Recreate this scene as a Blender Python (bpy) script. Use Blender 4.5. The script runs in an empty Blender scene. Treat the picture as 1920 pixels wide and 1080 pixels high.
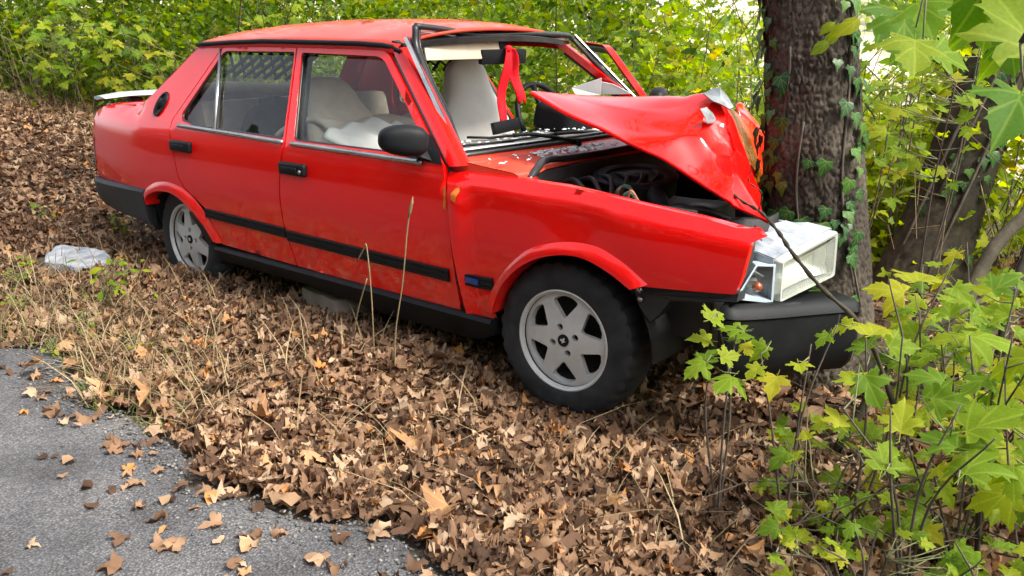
import bpy, bmesh, math, random
import numpy as np
from mathutils import Vector, Matrix, noise
from mathutils.geometry import delaunay_2d_cdt

SC = bpy.context.scene
COL = SC.collection
R = math.radians
random.seed(7)
rng = np.random.default_rng(7)

# ------------------------------------------------------------------ camera
CAM = np.array([1.864, -3.205, 1.356])
cd = bpy.data.cameras.new('camera')
cd.lens = 36 * 1703.7 / 1920
cd.sensor_width = 36
cd.clip_start = 0.05
cd.clip_end = 2000
co = bpy.data.objects.new('camera', cd)
COL.objects.link(co)
co.location = CAM
co.rotation_euler = (R(74.15), 0, R(40.61))
SC.camera = co

# ------------------------------------------------------------------ sky and sun
SUN_EL, SUN_AZ = R(50), R(78)          # azimuth from +Y towards +X
W = bpy.data.worlds.new('World')
SC.world = W
W.use_nodes = True
nt = W.node_tree
nt.nodes.clear()
wo = nt.nodes.new('ShaderNodeOutputWorld')
wb = nt.nodes.new('ShaderNodeBackground')
ws = nt.nodes.new('ShaderNodeTexSky')
ws.sky_type = 'NISHITA'
ws.sun_disc = False
ws.sun_elevation = SUN_EL
ws.sun_rotation = SUN_AZ
ws.dust_density = 3.0
ws.air_density = 1.0
ws.ozone_density = 1.0
hs = nt.nodes.new('ShaderNodeHueSaturation')      # thin bright cloud: a paler sky
hs.inputs['Saturation'].default_value = 0.35
nt.links.new(ws.outputs[0], hs.inputs['Color'])
nt.links.new(hs.outputs[0], wb.inputs[0])
wb.inputs[1].default_value = 0.15
nt.links.new(wb.outputs[0], wo.inputs[0])
sl = bpy.data.lights.new('sun', 'SUN')
sl.energy = 2.5
sl.angle = R(18)
sl.color = (1.0, 0.94, 0.84)
so = bpy.data.objects.new('sun', sl)
COL.objects.link(so)
sdir = Vector((math.sin(SUN_AZ) * math.cos(SUN_EL), math.cos(SUN_AZ) * math.cos(SUN_EL), math.sin(SUN_EL)))
so.rotation_euler = (-sdir).to_track_quat('-Z', 'Y').to_euler()
so.location = (0, 0, 30)
SC.view_settings.view_transform = 'Standard'
SC.view_settings.look = 'None'
SC.view_settings.gamma = 1
SC.view_settings.exposure = 1.66
SC.render.engine = 'CYCLES'
SC.cycles.use_denoising = True
SC.cycles.max_bounces = 5
SC.cycles.diffuse_bounces = 2
SC.cycles.glossy_bounces = 2
SC.cycles.transmission_bounces = 5
SC.cycles.transparent_max_bounces = 10
SC.cycles.use_adaptive_sampling = True
SC.cycles.adaptive_threshold = .03
SC.cycles.caustics_reflective = False
SC.cycles.caustics_refractive = False
SC.cycles.sample_clamp_indirect = 6

# ------------------------------------------------------------------ object helpers
def tag(o, label=None, cat=None, group=None, kind=None):
    if label: o['label'] = label
    if cat: o['category'] = cat
    if group: o['group'] = group
    if kind: o['kind'] = kind
    return o

def empty(name, loc=(0, 0, 0), parent=None):
    o = bpy.data.objects.new(name, None)
    o.empty_display_size = 0.1
    o.location = loc
    COL.objects.link(o)
    if parent: o.parent = parent
    return o

def mk(name, verts, faces, mat=None, parent=None, smooth=True, loc=None):
    me = bpy.data.meshes.new(name)
    me.from_pydata([tuple(map(float, v)) for v in verts], [], [tuple(map(int, f)) for f in faces])
    if smooth: me.polygons.foreach_set('use_smooth', [True] * len(me.polygons))
    if mat: me.materials.append(mat)
    me.update()
    o = bpy.data.objects.new(name, me)
    COL.objects.link(o)
    if loc is not None: o.location = loc
    if parent: o.parent = parent
    return o

def mk_np(name, V, F, mat=None, parent=None, smooth=False):
    """big mesh from numpy arrays, F (n,k) all the same size"""
    me = bpy.data.meshes.new(name)
    n, k = F.shape
    me.vertices.add(len(V)); me.vertices.foreach_set('co', np.ascontiguousarray(V, dtype=np.float32).ravel())
    me.loops.add(n * k); me.loops.foreach_set('vertex_index', np.ascontiguousarray(F, dtype=np.int32).ravel())
    me.polygons.add(n)
    me.polygons.foreach_set('loop_start', np.arange(0, n * k, k, dtype=np.int32))
    me.polygons.foreach_set('loop_total', np.full(n, k, dtype=np.int32))
    if smooth: me.polygons.foreach_set('use_smooth', np.ones(n, dtype=bool))
    if mat: me.materials.append(mat)
    me.update(calc_edges=True)
    o = bpy.data.objects.new(name, me)
    COL.objects.link(o)
    if parent: o.parent = parent
    return o

def copy_obj(src, name, parent=None, mw=None):
    o = bpy.data.objects.new(name, src.data if hasattr(src, 'data') else src)
    COL.objects.link(o)
    if parent: o.parent = parent
    if mw is not None: o.matrix_local = mw
    return o

def join_vf(parts):
    V, F = [], []
    for v, f in parts:
        b = len(V)
        V += list(v)
        F += [tuple(i + b for i in q) for q in f]
    return V, F

def tube_vf(pts, rad, n=8, cap=True, flat=None):
    """tube along a polyline; rad scalar or list; flat=(a,b) squashes"""
    P = [Vector(p) for p in pts]
    if not hasattr(rad, '__len__'): rad = [rad] * len(P)
    V, F = [], []
    up = Vector((0, 0, 1))
    prev = None
    for i, p in enumerate(P):
        t = (P[min(i + 1, len(P) - 1)] - P[max(i - 1, 0)])
        t = t.normalized() if t.length > 1e-9 else Vector((0, 0, 1))
        if prev is None:
            a = up if abs(t.z) < .9 else Vector((1, 0, 0))
            u = t.cross(a).normalized()
        else:
            u = (prev - t * prev.dot(t)).normalized()
        prev = u
        w = t.cross(u)
        for k in range(n):
            an = 2 * math.pi * k / n
            V.append(p + (u * math.cos(an) + w * math.sin(an)) * rad[i])
    for i in range(len(P) - 1):
        for k in range(n):
            F.append((i * n + k, i * n + (k + 1) % n, (i + 1) * n + (k + 1) % n, (i + 1) * n + k))
    if cap:
        F.append(tuple(range(n - 1, -1, -1)))
        F.append(tuple((len(P) - 1) * n + k for k in range(n)))
    return V, F

def tube(name, pts, rad, mat, parent=None, n=8):
    return mk(name, *tube_vf(pts, rad, n), mat, parent)

def curve_pts(pts, n=8):
    """Catmull-Rom through pts"""
    P = [np.array(p, float) for p in pts]
    P = [2 * P[0] - P[1]] + P + [2 * P[-1] - P[-2]]
    out = []
    for i in range(1, len(P) - 2):
        a, b, c, d = P[i - 1:i + 3]
        for k in range(n):
            t = k / n
            out.append(.5 * ((2 * b) + (c - a) * t + (2 * a - 5 * b + 4 * c - d) * t * t + (3 * b - 3 * c + d - a) * t ** 3))
    out.append(P[-2])
    return out

def box_bm(size, bevel=0.0, seg=2, subdiv=0):
    bm = bmesh.new()
    bmesh.ops.create_cube(bm, size=1)
    bmesh.ops.scale(bm, vec=size, verts=bm.verts)
    if subdiv: bmesh.ops.subdivide_edges(bm, edges=bm.edges[:], cuts=subdiv, use_grid_fill=True)
    if bevel:
        es = [e for e in bm.edges if len(e.link_faces) == 2 and e.calc_face_angle(0) > .3]
        bmesh.ops.bevel(bm, geom=es, offset=bevel, segments=seg, affect='EDGES', profile=.6)
    return bm

def from_bm(name, bm, mat, parent=None, M=None, smooth=True, jitter=0, jf=4):
    if M is not None: bmesh.ops.transform(bm, matrix=M, verts=bm.verts)
    if jitter:
        for v in bm.verts:
            v.co += noise.noise_vector(v.co * jf) * jitter
    bmesh.ops.recalc_face_normals(bm, faces=bm.faces)
    me = bpy.data.meshes.new(name)
    bm.to_mesh(me); bm.free()
    if smooth:
        me.polygons.foreach_set('use_smooth', [True] * len(me.polygons))
        try: me.set_sharp_from_angle(angle=R(40))
        except Exception: pass
    if mat: me.materials.append(mat)
    o = bpy.data.objects.new(name, me)
    COL.objects.link(o)
    if parent: o.parent = parent
    return o

def box(name, c, size, mat, parent=None, bevel=.01, rot=(0, 0, 0), subdiv=0, jitter=0, jf=4, seg=2):
    from mathutils import Euler
    M = Matrix.Translation(c) @ Euler(rot).to_matrix().to_4x4()
    return from_bm(name, box_bm(size, bevel, seg, subdiv), mat, parent, M, jitter=jitter, jf=jf)

def sharp(o, deg=35):
    try: o.data.set_sharp_from_angle(angle=R(deg))
    except Exception: pass
    return o

def inpoly(x, y, poly):
    x = np.asarray(x); y = np.asarray(y)
    ins = np.zeros(x.shape, bool)
    n = len(poly)
    for i in range(n):
        x0, y0 = poly[i]; x1, y1 = poly[(i + 1) % n]
        c = ((y0 > y) != (y1 > y))
        with np.errstate(divide='ignore', invalid='ignore'):
            ins ^= c & (x < (x1 - x0) * (y - y0) / (y1 - y0 + 1e-15) + x0)
    return ins

def dens(poly, res, closed=True):
    out = []
    n = len(poly)
    for i in range(n if closed else n - 1):
        a = np.array(poly[i], float); b = np.array(poly[(i + 1) % n], float)
        k = max(1, int(math.ceil(np.linalg.norm(b - a) / res)))
        for j in range(k): out.append(tuple(a + (b - a) * j / k))
    if not closed: out.append(tuple(poly[-1]))
    return out

def rounded(poly, r, n=4):
    """round the corners of a polygon; r scalar or list per corner"""
    m = len(poly); out = []
    for i in range(m):
        rr = r[i] if hasattr(r, '__len__') else r
        p = np.array(poly[i], float); a = np.array(poly[i - 1], float); b = np.array(poly[(i + 1) % m], float)
        if rr <= 0: out.append(tuple(p)); continue
        la, lb = np.linalg.norm(a - p), np.linalg.norm(b - p)
        d = min(rr, .45 * la, .45 * lb)
        pa, pb = p + (a - p) / la * d, p + (b - p) / lb * d
        for k in range(n + 1):
            t = k / n
            out.append(tuple((1 - t) ** 2 * pa + 2 * t * (1 - t) * p + t * t * pb))
    return out

def fill2d(outline, holes=(), res=.05):
    """triangulated region with evenly spread inner points; returns pts, tris, list of boundary loops (indices)"""
    loops = [dens(outline, res)] + [dens(h, res) for h in holes]
    pts = []; edges = []; bl = []
    for lp in loops:
        b = len(pts); pts += lp
        edges += [(b + i, b + (i + 1) % len(lp)) for i in range(len(lp))]
        bl.append(list(range(b, b + len(lp))))
    A = np.array(pts)
    x0, y0 = A.min(0); x1, y1 = A.max(0)
    gx, gy = np.meshgrid(np.arange(x0, x1, res), np.arange(y0, y1, res * .87))
    gx = gx + (np.arange(gx.shape[0]) % 2)[:, None] * res * .5
    gx = gx.ravel(); gy = gy.ravel()
    ok = inpoly(gx, gy, outline)
    for h in holes: ok &= ~inpoly(gx, gy, h)
    gx, gy = gx[ok], gy[ok]
    if len(gx):
        d = np.min((gx[:, None] - A[:, 0]) ** 2 + (gy[:, None] - A[:, 1]) ** 2, 1)
        k = d > (.5 * res) ** 2
        pts = pts + list(zip(gx[k], gy[k]))
    r = delaunay_2d_cdt([Vector((float(a), float(b))) for a, b in pts], edges, [], 0, 1e-7)
    vv = [tuple(v) for v in r[0]]; tris = [tuple(f) for f in r[2]]
    c = np.array([[sum(vv[i][0] for i in t) / 3, sum(vv[i][1] for i in t) / 3] for t in tris])
    ok = inpoly(c[:, 0], c[:, 1], outline)
    for h in holes: ok &= ~inpoly(c[:, 0], c[:, 1], h)
    tris = [t for t, o in zip(tris, ok) if o]
    omap = {}
    for new, olds in enumerate(r[3]):
        for o in olds: omap[o] = new
    bl = [[omap.get(i, i) for i in lp] for lp in bl]
    return vv, tris, bl

def sheet(name, pts, tris, loops, fn, depth, mat, parent, side=1):
    """map 2D region by fn(u,v)->xyz, turn rims inwards by vector depth(u,v)"""
    V = [tuple(fn(*p)) for p in pts]
    F = []
    for t in tris:
        F.append(t if side > 0 else t[::-1])
    for lp in loops:
        b = len(V)
        for i in lp: V.append(V[i])
        b2 = len(V)
        for i in lp:
            d = depth(*pts[i])
            V.append((V[i][0] + d[0], V[i][1] + d[1], V[i][2] + d[2]))
        n = len(lp)
        for k in range(n):
            q = (b + k, b + (k + 1) % n, b2 + (k + 1) % n, b2 + k)
            F.append(q)
    o = mk(name, V, F, mat, parent)
    bm = bmesh.new(); bm.from_mesh(o.data)
    bm.to_mesh(o.data); bm.free()
    return o

# ------------------------------------------------------------------ material helpers
def mat(name):
    m = bpy.data.materials.new(name); m.use_nodes = True
    n = m.node_tree; p = n.nodes['Principled BSDF']
    return m, n, p

def nd(n, typ, **kw):
    x = n.nodes.new(typ)
    for k, v in kw.items():
        if k in x.inputs: x.inputs[k].default_value = v
        else: setattr(x, k, v)
    return x

def ramp(n, stops, src=None, interp='LINEAR'):
    r = n.nodes.new('ShaderNodeValToRGB')
    r.color_ramp.interpolation = interp
    e = r.color_ramp.elements
    while len(e) < len(stops): e.new(.5)
    for el, (p, c) in zip(e, stops):
        el.position = p; el.color = (*c, 1) if len(c) == 3 else c
    if src is not None: n.links.new(src, r.inputs[0])
    return r

def tex(n, scale=5, detail=4, rough=.55, coord='Object', dist=0):
    tc = n.nodes.new('ShaderNodeTexCoord')
    t = n.nodes.new('ShaderNodeTexNoise')
    t.inputs['Scale'].default_value = scale
    t.inputs['Detail'].default_value = detail
    t.inputs['Roughness'].default_value = rough
    t.inputs['Distortion'].default_value = dist
    n.links.new(tc.outputs[coord], t.inputs['Vector'])
    return t

def bump(n, p, h, strength=.3, dist=.01):
    b = n.nodes.new('ShaderNodeBump')
    b.inputs['Strength'].default_value = strength
    b.inputs['Distance'].default_value = dist
    n.links.new(h, b.inputs['Height'])
    n.links.new(b.outputs[0], p.inputs['Normal'])
    return b

def simple(name, c0, c1, scale=8, rough=(.4, .6), metal=0, bumps=0, bscale=60, coat=0, spec=.5, detail=4):
    m, n, p = mat(name)
    t = tex(n, scale, detail)
    r = ramp(n, [(.3, c0), (.7, c1)], t.outputs['Fac'])
    n.links.new(r.outputs[0], p.inputs['Base Color'])
    mr = nd(n, 'ShaderNodeMapRange'); mr.inputs[3].default_value = rough[0]; mr.inputs[4].default_value = rough[1]
    mr.inputs[1].default_value = .3; mr.inputs[2].default_value = .7
    n.links.new(t.outputs['Fac'], mr.inputs[0]); n.links.new(mr.outputs[0], p.inputs['Roughness'])
    p.inputs['Metallic'].default_value = metal
    p.inputs['Specular IOR Level'].default_value = spec
    p.inputs['Coat Weight'].default_value = coat
    if bumps:
        t2 = tex(n, bscale, 5)
        bump(n, p, t2.outputs['Fac'], bumps, .004)
    return m

def leafmat(name, stops, trans=.45, rough=.45, island=True, vein=True):
    m, n, p = mat(name)
    if island:
        g = n.nodes.new('ShaderNodeNewGeometry'); src = g.outputs['Random Per Island']
    else:
        g = n.nodes.new('ShaderNodeObjectInfo'); src = g.outputs['Random']
    r = ramp(n, stops, src)
    t = tex(n, 22, 3)
    mx = nd(n, 'ShaderNodeMixRGB', blend_type='MULTIPLY'); mx.inputs[0].default_value = .5
    r2 = ramp(n, [(.25, (.65, .65, .6)), (.7, (1.15, 1.15, 1.1))], t.outputs['Fac'])
    n.links.new(r.outputs[0], mx.inputs[1]); n.links.new(r2.outputs[0], mx.inputs[2])
    if not island and vein:
        tc = n.nodes.new('ShaderNodeTexCoord'); sx = n.nodes.new('ShaderNodeSeparateXYZ'); n.links.new(tc.outputs['Object'], sx.inputs[0])
        def mth(op, a, b=None):
            q_ = n.nodes.new('ShaderNodeMath'); q_.operation = op
            for i_, v_ in enumerate((a, b)):
                if v_ is None: continue
                if isinstance(v_, (int, float)): q_.inputs[i_].default_value = v_
                else: n.links.new(v_, q_.inputs[i_])
            return q_.outputs[0]
        axx = mth('ABSOLUTE', sx.outputs[0]); d_ = axx
        for an_ in (30, 58, 100):
            l_ = mth('ABSOLUTE', mth('SUBTRACT', mth('MULTIPLY', axx, math.cos(R(an_))), mth('MULTIPLY', mth('SUBTRACT', sx.outputs[1], .16 if an_ == 30 else 0), math.sin(R(an_)))))
            d_ = mth('MINIMUM', d_, l_)
        vr = ramp(n, [(0, (1, 1, 1)), (.018, (.35, .35, .35)), (.03, (0, 0, 0))], d_)
        mv = nd(n, 'ShaderNodeMixRGB', blend_type='ADD'); mv.inputs[2].default_value = (.07, .075, .02, 1)
        n.links.new(vr.outputs[0], mv.inputs[0]); n.links.new(mx.outputs[0], mv.inputs[1])
        mx = mv
        tb = tex(n, 5, 5, .7); rb_ = ramp(n, [(.66, (0, 0, 0)), (.74, (.8, .8, .8))], tb.outputs['Fac'])
        mb = nd(n, 'ShaderNodeMixRGB'); mb.inputs[2].default_value = (.16, .085, .03, 1)
        n.links.new(rb_.outputs[0], mb.inputs[0]); n.links.new(mx.outputs[0], mb.inputs[1]); mx = mb
    n.links.new(mx.outputs[0], p.inputs['Base Color'])
    p.inputs['Roughness'].default_value = rough
    p.inputs['Specular IOR Level'].default_value = .14
    out = n.nodes['Material Output']
    if trans > 0:
        tr = n.nodes.new('ShaderNodeBsdfTranslucent')
        hs = nd(n, 'ShaderNodeHueSaturation'); hs.inputs['Hue'].default_value = .487; hs.inputs['Saturation'].default_value = 1.15; hs.inputs['Value'].default_value = 2.0
        n.links.new(mx.outputs[0], hs.inputs['Color']); n.links.new(hs.outputs[0], tr.inputs['Color'])
        ms = n.nodes.new('ShaderNodeMixShader'); ms.inputs[0].default_value = trans
        n.links.new(p.outputs[0], ms.inputs[1]); n.links.new(tr.outputs[0], ms.inputs[2])
        n.links.new(ms.outputs[0], out.inputs[0])
    return m

# ------------------------------------------------------------------ materials
def paint(name, base, fade, rough, coat, dust=.25, chips=True):
    m, n, p = mat(name)
    t = tex(n, 2.2, 5, .6)
    r = ramp(n, [(.35, base), (.75, fade)], t.outputs['Fac'])
    # fine dust and specks
    t2 = tex(n, 60, 6, .7)
    r2 = ramp(n, [(.58, (0, 0, 0)), (.8, (1, 1, 1))], t2.outputs['Fac'])
    t3 = tex(n, 1.4, 3)
    mu = nd(n, 'ShaderNodeMath', operation='MULTIPLY'); n.links.new(r2.outputs[0], mu.inputs[0]); n.links.new(t3.outputs['Fac'], mu.inputs[1])
    mu2 = nd(n, 'ShaderNodeMath', operation='MULTIPLY'); mu2.inputs[1].default_value = dust; n.links.new(mu.outputs[0], mu2.inputs[0])
    mx = nd(n, 'ShaderNodeMixRGB'); mx.inputs[2].default_value = (.42, .33, .25, 1)
    n.links.new(mu2.outputs[0], mx.inputs[0]); n.links.new(r.outputs[0], mx.inputs[1])
    # road dirt splashed up from below, in blotches
    ge = n.nodes.new('ShaderNodeNewGeometry'); sx = n.nodes.new('ShaderNodeSeparateXYZ'); n.links.new(ge.outputs['Position'], sx.inputs[0])
    mz = nd(n, 'ShaderNodeMapRange'); mz.inputs[1].default_value = .62; mz.inputs[2].default_value = .26; n.links.new(sx.outputs[2], mz.inputs[0])
    t5 = tex(n, 14, 7, .72); r5_ = ramp(n, [(.42, (0, 0, 0)), (.75, (.6, .6, .6))], t5.outputs['Fac'])
    md_ = nd(n, 'ShaderNodeMath', operation='MULTIPLY'); n.links.new(mz.outputs[0], md_.inputs[0]); n.links.new(r5_.outputs[0], md_.inputs[1])
    mx5 = nd(n, 'ShaderNodeMixRGB'); mx5.inputs[2].default_value = (.20, .15, .11, 1)
    n.links.new(md_.outputs[0], mx5.inputs[0]); n.links.new(mx.outputs[0], mx5.inputs[1]); mx = mx5
    n.links.new(mx.outputs[0], p.inputs['Base Color'])
    mr = nd(n, 'ShaderNodeMapRange'); mr.inputs[3].default_value = rough[0]; mr.inputs[4].default_value = rough[1]
    n.links.new(t.outputs['Fac'], mr.inputs[0]); n.links.new(mr.outputs[0], p.inputs['Roughness'])
    p.inputs['Coat Weight'].default_value = coat
    p.inputs['Coat Roughness'].default_value = .05
    p.inputs['Coat IOR'].default_value = 1.5
    p.inputs['Specular IOR Level'].default_value = .12
    t4 = tex(n, 5.5, 2)
    bump(n, p, t4.outputs['Fac'], .05, .02)
    return m

M_RED = paint('red_paint', (.70, .0010, .0008), (.74, .004, .002), (.28, .38), .8, .15)
M_ROOF = paint('faded_red_paint', (.56, .035, .016), (.60, .075, .035), (.42, .55), .4, .5)
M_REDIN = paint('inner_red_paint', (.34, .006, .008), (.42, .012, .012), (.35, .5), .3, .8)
M_BLACK = simple('black_plastic', (.004, .0045, .0055), (.010, .011, .012), 6, (.45, .62), bumps=.15, bscale=180, spec=.16)
M_GREYP = simple('weathered_grey_plastic', (.012, .013, .015), (.028, .030, .033), 5, (.48, .65), bumps=.2, bscale=140, spec=.35)
M_RUB = simple('rubber_seal', (.008, .008, .009), (.02, .02, .021), 9, (.3, .5))
M_TYRE = simple('tyre_rubber', (.007, .008, .010), (.030, .031, .033), 14, (.62, .85), bumps=.25, bscale=90, spec=.35)
M_ALLOY = simple('alloy', (.44, .435, .42), (.58, .575, .56), 9, (.36, .5), metal=.2, bumps=.05)
M_ALLOYD = simple('dark_alloy', (.012, .011, .010), (.05, .045, .04), 20, (.6, .8), metal=.2)
M_CHROME = simple('bright_trim', (.28, .29, .30), (.46, .46, .46), 5, (.22, .38), metal=.9)
M_SILVER = simple('silver_spoiler_paint', (.46, .47, .48), (.60, .61, .61), 4, (.3, .42), metal=.1, coat=.3)
M_TORN = simple('torn_grey_primer', (.12, .14, .15), (.30, .33, .34), 12, (.4, .6), metal=.1, bumps=.3, bscale=50)
M_WHITEM = simple('white_lamp_shell', (.17, .19, .22), (.36, .39, .42), 10, (.25, .45), metal=.1, bumps=.1, bscale=40)
M_DARK = simple('engine_black', (.006, .006, .006), (.02, .02, .02), 7, (.45, .8), bumps=.3, bscale=40)
M_METAL = simple('dull_metal', (.10, .10, .10), (.2, .2, .19), 12, (.4, .6), metal=.7, bumps=.3, bscale=70)
M_SEAT = simple('white_seat_cover', (.50, .48, .45), (.66, .64, .60), 3.5, (.8, .95), bumps=.3, bscale=25, spec=.2)
M_BEIGE = simple('beige_cloth', (.36, .30, .24), (.50, .43, .35), 6, (.8, .95), bumps=.3, bscale=30, spec=.2)
M_TAUPE = simple('taupe_cloth', (.10, .08, .062), (.20, .165, .13), 6, (.85, .95), bumps=.3, bscale=30, spec=.2)
M_CREAM = simple('cream_vinyl', (.52, .43, .30), (.62, .53, .39), 5, (.5, .65))
M_JACKET = simple('black_cloth', (.006, .007, .008), (.018, .02, .022), 8, (.8, .95), bumps=.4, bscale=25, spec=.2)
M_RIBBON = simple('red_ribbon_cloth', (.60, .003, .010), (.72, .006, .016), 9, (.6, .8), bumps=.4, bscale=60, spec=.25)
M_GREYC = simple('grey_door_card', (.34, .34, .34), (.46, .46, .45), 6, (.6, .8), bumps=.2)
M_ORANGE = simple('orange_reflector', (.55, .10, .008), (.62, .15, .012), 9, (.25, .4))
M_BLUE = simple('blue_badge', (.008, .03, .16), (.012, .045, .22), 30, (.25, .4))
M_AMBER = simple('amber_bulb', (.22, .035, .008), (.36, .07, .012), 9, (.1, .2), coat=.6)
M_TAIL = simple('smoked_tail_lens', (.05, .05, .055), (.12, .115, .12), 9, (.12, .25), coat=.7)
M_WIRE1 = simple('wire_green', (.01, .12, .08), (.02, .16, .1), 9)
M_WIRE2 = simple('wire_brown', (.30, .10, .05), (.4, .15, .08), 9)
M_DASH = simple('dusty_grey_vinyl', (.10, .095, .09), (.19, .18, .17), 6, (.6, .85), bumps=.2)
M_CARD = simple('brown_cardboard', (.28, .18, .10), (.38, .26, .16), 6, (.8, .9))

def glassmat(name, tint, rough=.02, refl=1.0, dirt=.12, base=0., dcol=(.45, .42, .36)):
    m, n, p = mat(name)
    out = n.nodes['Material Output']
    tr = n.nodes.new('ShaderNodeBsdfTransparent'); tr.inputs[0].default_value = (*tint, 1)
    gl = n.nodes.new('ShaderNodeBsdfGlossy'); gl.inputs['Roughness'].default_value = rough
    df = n.nodes.new('ShaderNodeBsdfDiffuse'); df.inputs[0].default_value = (*dcol, 1)
    lw_ = n.nodes.new('ShaderNodeLayerWeight'); lw_.inputs[0].default_value = .5      # thin pane: the same from both sides
    pw = nd(n, 'ShaderNodeMath', operation='POWER'); pw.inputs[1].default_value = 5; n.links.new(lw_.outputs['Facing'], pw.inputs[0])
    fm = nd(n, 'ShaderNodeMath', operation='MULTIPLY_ADD'); fm.inputs[1].default_value = .92 * min(1, refl); fm.inputs[2].default_value = .045 * refl
    n.links.new(pw.outputs[0], fm.inputs[0])
    a = n.nodes.new('ShaderNodeMixShader'); n.links.new(fm.outputs[0], a.inputs[0]); n.links.new(tr.outputs[0], a.inputs[1]); n.links.new(gl.outputs[0], a.inputs[2])
    t = tex(n, 6, 6, .7); r = ramp(n, [(.45, (base, base, base)), (.85, (dirt, dirt, dirt))], t.outputs['Fac'])
    b = n.nodes.new('ShaderNodeMixShader'); n.links.new(r.outputs[0], b.inputs[0]); n.links.new(a.outputs[0], b.inputs[1]); n.links.new(df.outputs[0], b.inputs[2])
    n.links.new(b.outputs[0], out.inputs[0])
    return m

M_GLASS = glassmat('window_glass', (.90, .94, .91), .01, 1.0, .04)
M_LENS = glassmat('lamp_lens', (.95, .97, .93), .06, 1.3, .5, .20, (.52, .54, .48))
M_SHARD = simple('broken_glass', (.42, .50, .52), (.66, .72, .73), 30, (.1, .3))

# ------------------------------------------------------------------ leaves
def leaf_outline(kind):
    if kind == 'maple':
        h = [(0, 0), (.06, .0), (.16, -.06), (.27, -.05), (.33, -.11), (.37, .0), (.34, .07), (.26, .14), (.40, .15), (.47, .21),
             (.56, .22), (.55, .30), (.60, .37), (.50, .37), (.44, .42), (.36, .40), (.20, .40), (.23, .50), (.29, .55), (.25, .62),
             (.27, .71), (.19, .71), (.15, .80), (.09, .82), (0, 1.0)]
    elif kind == 'lobed':
        h = [(0, 0), (.14, -.05), (.34, -.08), (.30, .08), (.45, .16), (.56, .32), (.38, .36), (.20, .38), (.25, .58), (.14, .74), (0, 1)]
    elif kind == 'ivy':
        h = [(0, 0), (.16, -.10), (.34, -.08), (.40, .06), (.50, .24), (.36, .34), (.24, .44), (.16, .66), (0, 1)]
    elif kind == 'oval':
        h = [(0, 0), (.16, .12), (.27, .35), (.26, .58), (.15, .82), (0, 1)]
    elif kind == 'small':
        h = [(0, 0), (.26, .3), (.22, .65), (0, 1)]
    return h + [(-x, y) for x, y in h[-2:0:-1]]

def leaf_mesh(kind, mat_, res, bend=.25, fold=.25, curl=.15, seed=0, petiole=.3):
    o2 = leaf_outline(kind)
    jr = random.Random(seed * 13 + 5); jm = .035 if kind == 'maple' else .025
    o2 = [(x * (1.0 + .12 * math.sin(seed * 2.1 + (2 if x < 0 else 0))) + jr.uniform(-jm, jm), y + jr.uniform(-jm, jm)) if i else (x, y) for i, (x, y) in enumerate(o2)]
    pts, tris, lp = fill2d(o2, (), res)
    V = []
    for x, y in pts:
        z = fold * abs(x) - bend * y * y * .6 - curl * x * x * 2 + .05 * noise.noise(Vector((x * 3, y * 3, seed * 7.1)))
        V.append((x, y, z))
    F = list(tris)
    if petiole:
        b = len(V); w = .012
        V += [(-w, 0, 0), (w, 0, 0), (w * .8, -petiole, .08), (-w * .8, -petiole, .08), (0, 0, -.02), (0, -petiole, .06)]
        F += [(b, b + 1, b + 2, b + 3), (b, b + 3, b + 5, b + 4), (b + 1, b + 4, b + 5, b + 2)]
    me = bpy.data.meshes.new('leaf_' + kind)
    me.from_pydata(V, [], F)
    me.polygons.foreach_set('use_smooth', [True] * len(me.polygons))
    me.materials.append(mat_)
    me.update()
    return me

def tmpl(kind, res, variants=4, curl=(.1, .6), seed=0):
    """triangle templates for joined scatters"""
    out = []
    rr = random.Random(seed)
    for k in range(variants):
        pts, tris, _ = fill2d(leaf_outline(kind), (), res)
        a, b, c = rr.uniform(*curl), rr.uniform(-1, 1) * curl[1], rr.uniform(*curl)
        V = np.array([(x, y - .4, a * abs(x) * rr.choice((1, 1, -.6)) + b * (y - .4) ** 2 * .8 + c * x * x
                       + .14 * curl[1] * noise.noise(Vector((x * 4, y * 4, k * 3.3 + seed)))) for x, y in pts])
        out.append((V, np.array(tris, dtype=np.int64)))
    return out

def rots(n, tilt, upmix=1.0, g=None):
    """random rotations: leaf normal tilted from +Z by |N(0,tilt)| radians, any spin"""
    g = g or rng
    az = g.uniform(0, 2 * np.pi, n); ti = np.abs(g.normal(0, tilt, n)) if np.isscalar(tilt) else g.uniform(tilt[0], tilt[1], n)
    sp = g.uniform(0, 2 * np.pi, n)
    ca, sa, ct, st, cs, ss = np.cos(az), np.sin(az), np.cos(ti), np.sin(ti), np.cos(sp), np.sin(sp)
    z = np.zeros(n); o = np.ones(n)
    Rz = np.array([[ca, -sa, z], [sa, ca, z], [z, z, o]]).transpose(2, 0, 1)
    Ry = np.array([[ct, z, st], [z, o, z], [-st, z, ct]]).transpose(2, 0, 1)
    Rs = np.array([[cs, -ss, z], [ss, cs, z], [z, z, o]]).transpose(2, 0, 1)
    return Rz @ Ry @ Rs

def scatter(name, temps, pos, rot, scale, mat_, parent=None, smooth=True):
    n = len(pos)
    which = rng.integers(0, len(temps), n)
    VV, FF = [], []; base = 0
    for k, (V, F) in enumerate(temps):
        i = np.where(which == k)[0]
        if not len(i): continue
        P = np.einsum('nij,vj->nvi', rot[i], V) * scale[i][:, None, None] + pos[i][:, None, :]
        VV.append(P.reshape(-1, 3))
        FF.append((F[None] + (np.arange(len(i)) * len(V))[:, None, None]).reshape(-1, 3) + base)
        base += len(i) * len(V)
    return mk_np(name, np.concatenate(VV), np.concatenate(FF), mat_, parent, smooth)

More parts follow.
